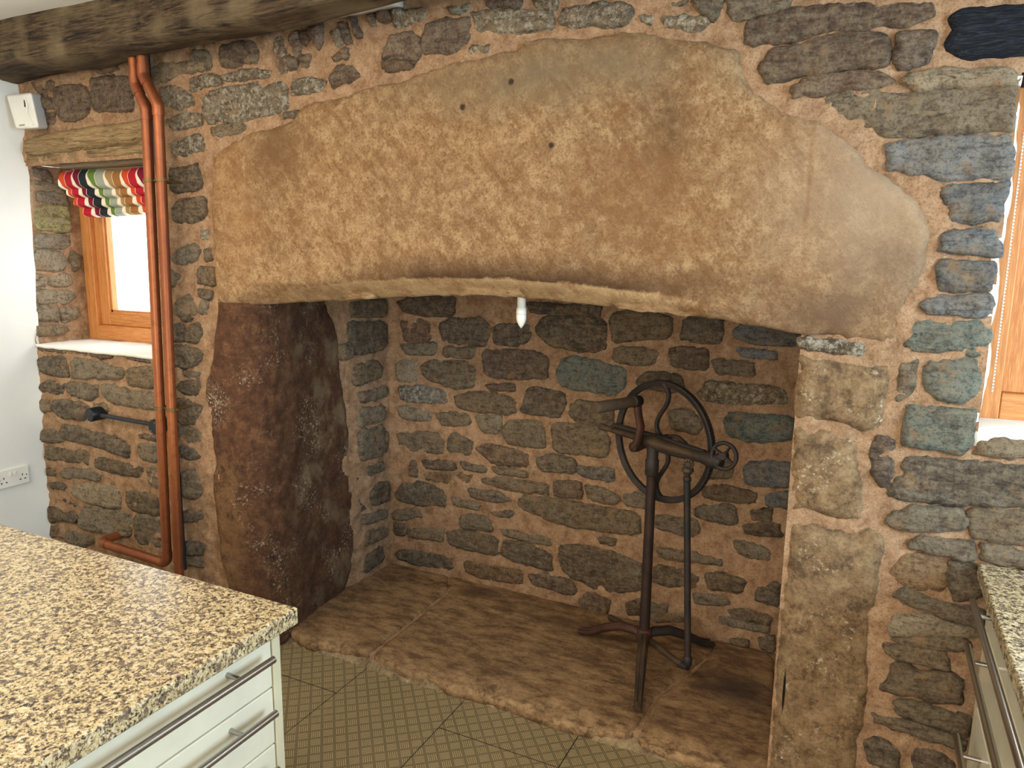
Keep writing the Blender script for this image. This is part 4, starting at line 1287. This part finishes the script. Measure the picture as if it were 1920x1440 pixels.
# bead chain of the right-hand blind
def bead_chain():
    bm = bmesh.new()
    z = 1.335
    while z < 2.09:
        bmesh.ops.create_icosphere(bm, subdivisions=1, radius=0.0032, matrix=Matrix.Translation((0.304, 0.13 + 0.004 * math.sin(z * 3), z)))
        z += 0.0085
    add_tube(bm, [(0.304, 0.132, 1.335), (0.304, 0.13, 2.095)], 0.0008, 6)
    o = bm_obj('bead_chain', bm, M['white'], None, smooth=True)
    tag(o, 'white beaded blind chain hanging in front of the right window', 'blind chain')
bead_chain()

# ------------------------------------------------------------------ copper pipes
PY = -0.105; PR = 0.0193
def pipe_run(pts, r=0.035):
    out = [Vector(pts[0])]
    for a, b, c in zip(pts, pts[1:], pts[2:]): out += arc_pts(a, b, c, r, 6)
    out.append(Vector(pts[-1])); return out
def sleeve(a, b, c, r, parent, ln=0.035):
    """fitting over the bend at b"""
    a, b, c = Vector(a), Vector(b), Vector(c)
    p = [b + (a - b).normalized() * (ln + 0.02)] + arc_pts(a, b, c, r, 8) + [b + (c - b).normalized() * (ln + 0.02)]
    tube('elbow', p, PR + 0.0022, M['copper'], parent, 18)
P1 = [(-2.592, PY, 2.45), (-2.590, PY, 2.295), (-2.541, PY, 2.205), (-2.603, PY, 0.358), (-3.045, PY, 0.372), (-3.045, 0.004, 0.372)]
P2 = [(-2.544, PY, 2.45), (-2.543, PY, 2.325), (-2.474, PY, 2.215), (-2.545, PY, 0.0)]
cp = empty('copper_pipe', (-2.60, PY, 0.35), 'left copper pipe of the pair, elbowed back into the wall low down', 'pipe', 'pair of copper heating pipes')
tube('pipe', pipe_run(P1), PR, M['copper'], cp, 20)
for k in range(1, 5): sleeve(P1[k - 1], P1[k], P1[k + 1], 0.035, cp, 0.02 if k < 3 else 0.035)
cp2 = empty('copper_pipe', (-2.54, PY, 0.0), 'right copper pipe of the pair, running straight down behind the island', 'pipe', 'pair of copper heating pipes')
tube('pipe', pipe_run(P2), PR, M['copper'], cp2, 20)
for k in range(1, 3): sleeve(P2[k - 1], P2[k], P2[k + 1], 0.035, cp2, 0.02)
def clip(z, par, x, plate_x):
    bm = bmesh.new()
    add_tube(bm, [(x, PY, z - 0.006), (x, PY, z + 0.006)], PR + 0.004, 20)
    add_tube(bm, [(x + PR, PY + 0.004, z), (plate_x, PY + 0.004, z)], 0.005, 8)
    o = bm_obj('pipe_clip', bm, M['brass'], par, smooth=True)
    o.modifiers.new('es', 'EDGE_SPLIT')
for z in (1.940, 1.040):
    f = (2.205 - z) / (2.205 - 0.358); x1 = -2.541 - 0.062 * f
    f2 = (2.215 - z) / 2.215; x2 = -2.474 - 0.071 * f2
    clip(z, cp, x1, x2 - PR)
    clip(z, cp2, x2, x2 + 0.034)
    tube('clip_stand', [(x2, PY, z - 0.002), (x2, -0.004, z - 0.002)], 0.005, M['brass'], cp2, 8)
    tube('clip_stand', [(x1, PY, z), (x1, -0.004, z)], 0.005, M['brass'], cp, 8)
cb = tube('electric_cable_and_shadow', [(-2.618, -0.02, 2.44), (-2.619, -0.02, 2.15), (-2.60, -0.022, 1.9), (-2.60, -0.022, 0.3)], 0.008, M['cable'], None, 8)  # cable at the top; lower run stands in for shadow between the pipes
tag(cb, 'black cable at the top, its lower run standing in for the shadow between the copper pipes', 'cable')

# black rail
rail = empty('towel_rail', (-2.89, -0.03, 0.945), 'short black wall rail with round end brackets beside the pipes', 'rail')
for x in (-3.095, -2.680):
    z = 0.947 if x < -3 else 0.940
    b = tube('bracket', [(x, 0.012, z), (x, -0.064, z), (x, -0.068, z)], [0.031, 0.031, 0.028], M['black'], rail, 28)
    for dx, dz in ((0.012, 0.018), (-0.012, -0.018)):
        tube('screw', [(x + dx, -0.066, z + dz), (x + dx, -0.070, z + dz)], 0.0025, M['steel'], b, 8)
tube('bar', [(-3.095, -0.040, 0.947), (-2.680, -0.040, 0.940)], 0.0095, M['black'], rail, 16)
for x, s in ((-3.075, 1), (-2.70, -1)):
    tube('collar', [(x, -0.040, 0.9465 if s > 0 else 0.9405), (x + 0.022 * s, -0.040, 0.946 if s > 0 else 0.941)], 0.0135, M['black'], rail, 16)

# sensor box in the corner
def sensor():
    t = empty('motion_sensor', (-3.40, 0.0, 2.19), 'white plastic sensor box in the corner under the beam', 'sensor')
    fr = [(-3.465, -0.075, 2.335), (-3.285, -0.075, 2.332), (-3.255, -0.075, 2.185), (-3.418, -0.075, 2.190)]
    bk = [(-3.455, 0.0, 2.345), (-3.330, 0.0, 2.345), (-3.300, 0.0, 2.195), (-3.40, 0.0, 2.195)]
    bm = bmesh.new(); a = [bm.verts.new(p) for p in fr]; b = [bm.verts.new(p) for p in bk]
    bm.faces.new(a); bm.faces.new(b[::-1])
    for i in range(4): bm.faces.new((a[i], b[i], b[(i + 1) % 4], a[(i + 1) % 4]))
    bm_obj('housing', bm, M['white'], t, bevel=0.012, segs=4)
    tube('lens_rib', [(-3.325, -0.0765, 2.315), (-3.312, -0.0785, 2.275), (-3.318, -0.0785, 2.245), (-3.285, -0.0765, 2.20)], 0.004, M['white'], t, 8)
    box('status_window', -3.335, -3.328, -0.0775, -0.074, 2.275, 2.305, M['dark'], t, 0.001)
    box('maker_plate', -3.385, -3.345, -0.0765, -0.074, 2.200, 2.206, M['steel'], t, 0.0005)
sensor()

# double socket on the left wall
def socket():
    xw = -3.566
    t = empty('wall_socket', (xw, -0.157, 0.573), 'white double wall socket with two switches on the plaster wall', 'socket')
    box('face_plate', xw - 0.01, xw + 0.010, -0.232, -0.084, 0.573, 0.659, M['white'], t, 0.003)
    for s in (-1, 1):
        yc = -0.158 + s * 0.042
        for dy, dz, w, h in ((0, 0.008, 0.004, 0.009), (-0.011, -0.013, 0.008, 0.0045), (0.011, -0.013, 0.008, 0.0045)):
            box('pin_hole', xw + 0.008, xw + 0.0108, yc + dy - w / 2, yc + dy + w / 2, 0.616 + dz - h / 2 - 0.004, 0.616 + dz + h / 2 - 0.004, M['dark'], t, 0)
        yy = -0.158 + s * 0.010
        box('switch', xw + 0.008, xw + 0.0135, yy - 0.006, yy + 0.006, 0.626, 0.645, M['white'], t, 0.0015)
        tube('screw', [(xw + 0.009, -0.158 + s * 0.060, 0.616), (xw + 0.0112, -0.158 + s * 0.060, 0.616)], 0.003, M['steel'], t, 10)
socket()

# candle bulb below the lintel
def bulb():
    x, y = -1.06, 0.13
    t = empty('light_bulb', (x, y, 1.426), 'white candle light bulb hanging just below the lintel edge', 'bulb')
    def lathe(name, prof, mat):
        bm = bmesh.new(); add_tube(bm, [(x, y, z) for z, r in prof], [max(r, 0.0004) for z, r in prof], 24)
        bm_obj(name, bm, mat, t, smooth=True)
    lathe('opal_envelope', [(1.476, 0.0165), (1.468, 0.0172), (1.458, 0.0168), (1.448, 0.0142), (1.438, 0.0095), (1.431, 0.0045), (1.427, 0.001)], M['bulb'])
    lathe('bulb_collar', [(1.498, 0.0125), (1.496, 0.0165), (1.478, 0.0178), (1.475, 0.0172)], M['white'])
    lathe('lamp_holder', [(1.553, 0.006), (1.548, 0.014), (1.498, 0.0145)], M['white'])
    tube('flex', [(x, y, 1.548), (x, y + 0.05, 1.638), (x, 0.36, 1.70)], 0.0035, M['white'], t, 8)
bulb()

# ------------------------------------------------------------------ hand-cranked machine on its stand
def machine():
    t = empty('hand_crank_grinder', (-0.712, 0.605, 0.05), 'antique cast-iron hand-cranked machine with a large toothed wheel on a tripod stand', 'machine')
    n = Vector((-0.43, -0.90, 0)).normalized(); u = Vector((0.90, -0.43, 0)).normalized(); z = Vector((0, 0, 1))
    c0 = Vector((-0.712, 0.605, 0))
    # tripod
    feet = [Vector((-1.019, 0.675, 0.053)), Vector((-0.472, 0.833, 0.053)), Vector((-0.63, 0.245, 0.053))]
    tube('hub', [c0 + z * 0.135, c0 + z * 0.150, c0 + z * 0.185, c0 + z * 0.19], [0.030, 0.033, 0.029, 0.023], M['rust'], t, 20)
    for i, f in enumerate(feet):
        d = f - c0; d.z = 0; L = d.length; d.normalize()
        pr = [(0.0, 0.158), (0.12, 0.168), (0.35, 0.162), (0.6, 0.125), (0.8, 0.085), (0.95, 0.070), (1.0, 0.068)]
        pts = [c0 + d * L * s + z * h for s, h in pr]
        mt = M['brown_iron'] if i == 2 else (M['rust'] if i == 0 else M['iron'])
        lg = tube('leg', pts, [0.020, 0.021, 0.021, 0.019, 0.016, 0.0155, 0.013], mt, t, 14, squash=0.85)
        side = d.cross(z).normalized()
        for s in (-1, 1):
            tube('leg_rib', [p + side * s * 0.008 + z * 0.0145 for p in pts[1:6]], 0.0055, mt, lg, 8)
    tube('pole', [c0 + z * 0.17, c0 + z * 0.88], [0.0215, 0.0185], M['dark_rust'], t, 20)
    tube('pole_collar', [c0 + z * 0.832, c0 + z * 0.836, c0 + z * 0.895, c0 + z * 0.90, c0 + z * 0.955], [0.023, 0.0265, 0.0265, 0.022, 0.024], M['iron'], t, 22)
    # main bar: two rails of a channel running across the wheel
    A = Vector((-0.905, 0.697, 0.972)); Bq = Vector((-0.47, 0.489, 0.957))
    def bar(s): return A.lerp(Bq, s)
    cas = [bar(s) for s in (0.0, 0.30, 0.37, 0.44, 0.55, 0.75, 0.93, 1.0)]
    tube('main_casting', cas, [0.015, 0.017, 0.026, 0.030, 0.027, 0.020, 0.022, 0.026], M['brown_iron'], t, 16, squash=0.8)
    tube('upper_rail', [bar(-0.02) - n * 0.022 + z * 0.014, bar(0.45) - n * 0.022 + z * 0.016, bar(0.92) - n * 0.020 + z * 0.012], [0.012, 0.013, 0.011], M['iron'], t, 12)
    tube('lower_rail', [bar(0.35) - z * 0.022, bar(0.7) - z * 0.018, bar(0.93) - z * 0.012], [0.011, 0.012, 0.010], M['iron'], t, 12)
    tube('bar_handle', [bar(-0.17), bar(-0.15), bar(-0.10), bar(-0.06), bar(0.03)], [0.008, 0.0145, 0.015, 0.012, 0.011], M['handle_wood'], t, 14)
    tube('end_bearing', [bar(0.92) + n * 0.0, bar(1.0), bar(1.06), bar(1.10)], [0.022, 0.028, 0.027, 0.020], M['iron'], t, 18)
    # big toothed wheel behind the bar
    wc = Vector((-0.689, 0.661, 0.958)); R_ = 0.243
    bm = bmesh.new(); ns = 600
    ringv = []
    for k in range(ns):
        a = 2 * math.pi * k / ns
        d = u * math.cos(a) + z * math.sin(a)
        ro = R_ - (0.0024 if (k // 2) % 2 else 0.0)
        prof = [(R_ - 0.024, 0.007), (R_ - 0.006, 0.013), (ro, 0.011), (ro, -0.011), (R_ - 0.006, -0.013), (R_ - 0.024, -0.007)]
        ringv.append([bm.verts.new(wc + d * r + n * w) for r, w in prof])
    for k in range(ns):
        a, b = ringv[k], ringv[(k + 1) % ns]
        for i in range(6): bm.faces.new((a[i], b[i], b[(i + 1) % 6], a[(i + 1) % 6]))
    wheel = bm_obj('toothed_wheel', bm, M['iron'], t, smooth=False)
    tube('wheel_hub', [wc - n * 0.03, wc + n * 0.06], 0.026, M['iron'], wheel, 18)
    for q in range(4):
        a0 = math.pi / 2 * q + math.radians(3)
        pts = []; rad = []
        for s in np.linspace(0.06, 1.0, 14):
            r = R_ * s - 0.012
            off = 0.030 * math.sin(2 * math.pi * (s - 0.05)) * (1 if q % 2 else 1)
            d = u * math.cos(a0) + z * math.sin(a0); e = -u * math.sin(a0) + z * math.cos(a0)
            pts.append(wc + d * r + e * off); rad.append(0.0115 + 0.006 * (s < 0.15) + 0.007 * max(0, (s - 0.9) / 0.1))
        tube('spoke', pts, rad, M['iron'], wheel, 12, squash=0.7)
    # crank and handle
    pv = Vector((-0.777, 0.581, 0.944)); tp = Vector((-0.774, 0.579, 1.126))
    arm = [pv, pv + z * 0.035 + u * 0.018, pv + z * 0.085 + u * 0.026, pv + z * 0.13 + u * 0.012, tp]
    cr = tube('crank_arm', arm, [0.025, 0.020, 0.019, 0.018, 0.019], M['rust'], t, 14, squash=0.7)
    tube('crank_boss', [pv - n * 0.045, pv - n * 0.01, pv + n * 0.014, pv + n * 0.018], [0.016, 0.021, 0.019, 0.012], M['rust'], cr, 18)
    tube('crank_boss', [tp - n * 0.024, tp - n * 0.014, tp + n * 0.022, tp + n * 0.026], [0.008, 0.021, 0.0235, 0.019], M['iron'], cr, 18)
    tube('crank_handle', [tp + n * 0.024, tp + n * 0.05, tp + n * 0.15, tp + n * 0.215, tp + n * 0.222, tp + n * 0.2225], [0.019, 0.021, 0.022, 0.0225, 0.021, 0.016], M['handle_wood'], t, 20)
    # small hand wheel at the right-hand end
    hw = Vector((-0.418, 0.455, 0.985)); n2 = Vector((-0.27, -0.96, 0.10)).normalized()
    a2 = n2.cross(z).normalized() * -1; b2 = a2.cross(n2).normalized()
    bm = bmesh.new(); rr = 0.046; rings = []
    for k in range(40):
        a = 2 * math.pi * k / 40; d = a2 * math.cos(a) + b2 * math.sin(a)
        rings.append([bm.verts.new(hw + d * (rr + 0.0075 * math.cos(s)) + n2 * 0.0085 * math.sin(s)) for s in [2 * math.pi * j / 10 for j in range(10)]])
    for k in range(40):
        a, b = rings[k], rings[(k + 1) % 40]
        for i in range(10): bm.faces.new((a[i], b[i], b[(i + 1) % 10], a[(i + 1) % 10]))
    sw_ = bm_obj('hand_wheel', bm, M['iron'], t, smooth=True)
    for q in range(4):
        a = math.pi / 2 * q + 0.5; d = a2 * math.cos(a) + b2 * math.sin(a)
        tube('spoke', [hw + d * 0.008, hw + d * 0.03, hw + d * 0.044], [0.011, 0.0075, 0.010], M['iron'], sw_, 10, squash=0.6)
    tube('wheel_hub', [hw - n2 * 0.016, hw + n2 * 0.012], 0.013, M['iron'], sw_, 14)
    tube('wheel_axle', [bar(1.02), hw - n2 * 0.012], [0.020, 0.014], M['iron'], t, 14)
    # connecting rod with its joint
    j = Vector((-0.555, 0.519, 0.921)); nd = Vector((0.10, -0.98, 0.05)).normalized()
    tube('joint_disc', [j - nd * 0.008, j + nd * 0.010, j + nd * 0.012], [0.021, 0.021, 0.016], M['brown_iron'], t, 20)
    da = nd.cross(z).normalized(); db = da.cross(nd)
    for k in range(9):
        a = 2 * math.pi * k / 9; d = da * math.cos(a) + db * math.sin(a)
        tube('joint_notch', [j + nd * 0.0115 + d * 0.008, j + nd * 0.0135 + d * 0.016], 0.0022, M['dark'], t, 6)
    tube('joint_socket', [j - z * 0.014, j - z * 0.026, j - z * 0.034, j - z * 0.046], [0.020, 0.023, 0.016, 0.010], M['brown_iron'], t, 18)
    tube('joint_nut', [j - z * 0.046, j - z * 0.052, j - z * 0.064, j - z * 0.070], [0.010, 0.0155, 0.0155, 0.011], M['iron'], t, 12)
    base = Vector((-0.512, 0.500, 0.155))
    tube('connecting_rod', [j - z * 0.068, base + z * 0.01], [0.0125, 0.0125], M['iron'], t, 14)
    tube('rod_foot', [base + z * 0.022, base + z * 0.012, base - z * 0.014, base - z * 0.022], [0.011, 0.0175, 0.0165, 0.010], M['iron'], t, 14)
    e0 = Vector((-0.905, 0.735, 0.135)); e1 = Vector((-0.535, 0.508, 0.130))
    tube('foot_lever', [e0, e0.lerp(e1, 0.02), e0.lerp(e1, 0.5) + z * 0.015, e0.lerp(e1, 0.9), e1], [0.009, 0.013, 0.0135, 0.0125, 0.014], M['brown_iron'], t, 14)
    tube('lever_pin', [e1 - u * 0.012 - z * 0.004, e1 + u * 0.03 + z * 0.004], [0.014, 0.015], M['iron'], t, 12)
machine()

# ------------------------------------------------------------------ kitchen island
ix = -1.058
isl_top = ragged = box('granite_worktop', -2.62, ix, -2.75, -0.985, 0.872, 0.910, M['granite'], None, 0.004)
tag(isl_top, 'speckled cream and black granite worktop of the kitchen island', 'worktop')
isl = empty('island_cabinet', (-1.8, -1.8, 0.0), 'cream lacquered drawer cabinet under the island worktop', 'cabinet')
box('carcass', -2.56, -1.107, -2.70, -1.040, 0.10, 0.872, M['cream_edge'], isl, 0.001)
box('end_panel', -2.58, -1.083, -1.039, -1.017, 0.0, 0.872, M['cream_edge'], isl, 0.0015)
box('plinth', -2.50, -1.15, -2.66, -1.045, 0.0, 0.10, M['cream_edge'], isl, 0.001)
def drawer(parent, xa, xb, y0, y1, z0, z1, hx, hz, hy0, hy1, face):
    d = box('drawer', xa, xb, y0, y1, z0, z1, M['cream'], parent, 0.003)
    h = tube('handle', [(hx, hy0, hz), (hx, hy1, hz)], 0.0078, M['steel'], d, 16)
    for y in (hy0 + 0.085 * (1 if hy1 > hy0 else -1), hy1 - 0.085 * (1 if hy1 > hy0 else -1)):
        tube('handle_post', [(face, y, hz), (hx, y, hz)], 0.0055, M['steel'], d, 12)
zs = [(0.747, 0.862, 0.838), (0.614, 0.7435, 0.716), (0.4, 0.6105, 0.585), (0.11, 0.3965, 0.36)]
for z0, z1, hz in zs:
    drawer(isl, -1.106, -1.085, -1.88, -1.0415, z0, z1, -1.045, hz, -1.075, -1.84, -1.086)
    drawer(isl, -1.106, -1.085, -2.69, -1.884, z0, z1, -1.045, hz, -1.92, -2.65, -1.086)

# ------------------------------------------------------------------ base unit along the right
rt = box('granite_worktop', 0.302, 0.98, -1.65, -0.006, 0.872, 0.910, M['granite'], None, 0.004)
tag(rt, 'speckled granite worktop at the right edge under the window', 'worktop')
rc = empty('base_cabinet', (0.65, -0.8, 0.0), 'cream drawer unit with long steel bar handles at the right edge', 'cabinet')
box('carcass', 0.349, 0.95, -1.62, -0.035, 0.10, 0.872, M['cream_edge'], rc, 0.001)
box('filler_panel', 0.330, 0.35, -0.075, -0.030, 0.10, 0.870, M['cream_edge'], rc, 0.001)
box('plinth', 0.39, 0.94, -1.60, -0.04, 0.0, 0.10, M['cream_edge'], rc, 0.001)
for z0, z1, hz in ((0.765, 0.866, 0.858), (0.56, 0.7615, 0.742), (0.34, 0.5565, 0.50), (0.11, 0.3365, 0.30)):
    drawer(rc, 0.327, 0.348, -0.90, -0.078, z0, z1, 0.283, hz, -0.135, -0.86, 0.328)
    drawer(rc, 0.327, 0.348, -1.61, -0.904, z0, z1, 0.283, hz, -0.94, -1.58, 0.328)
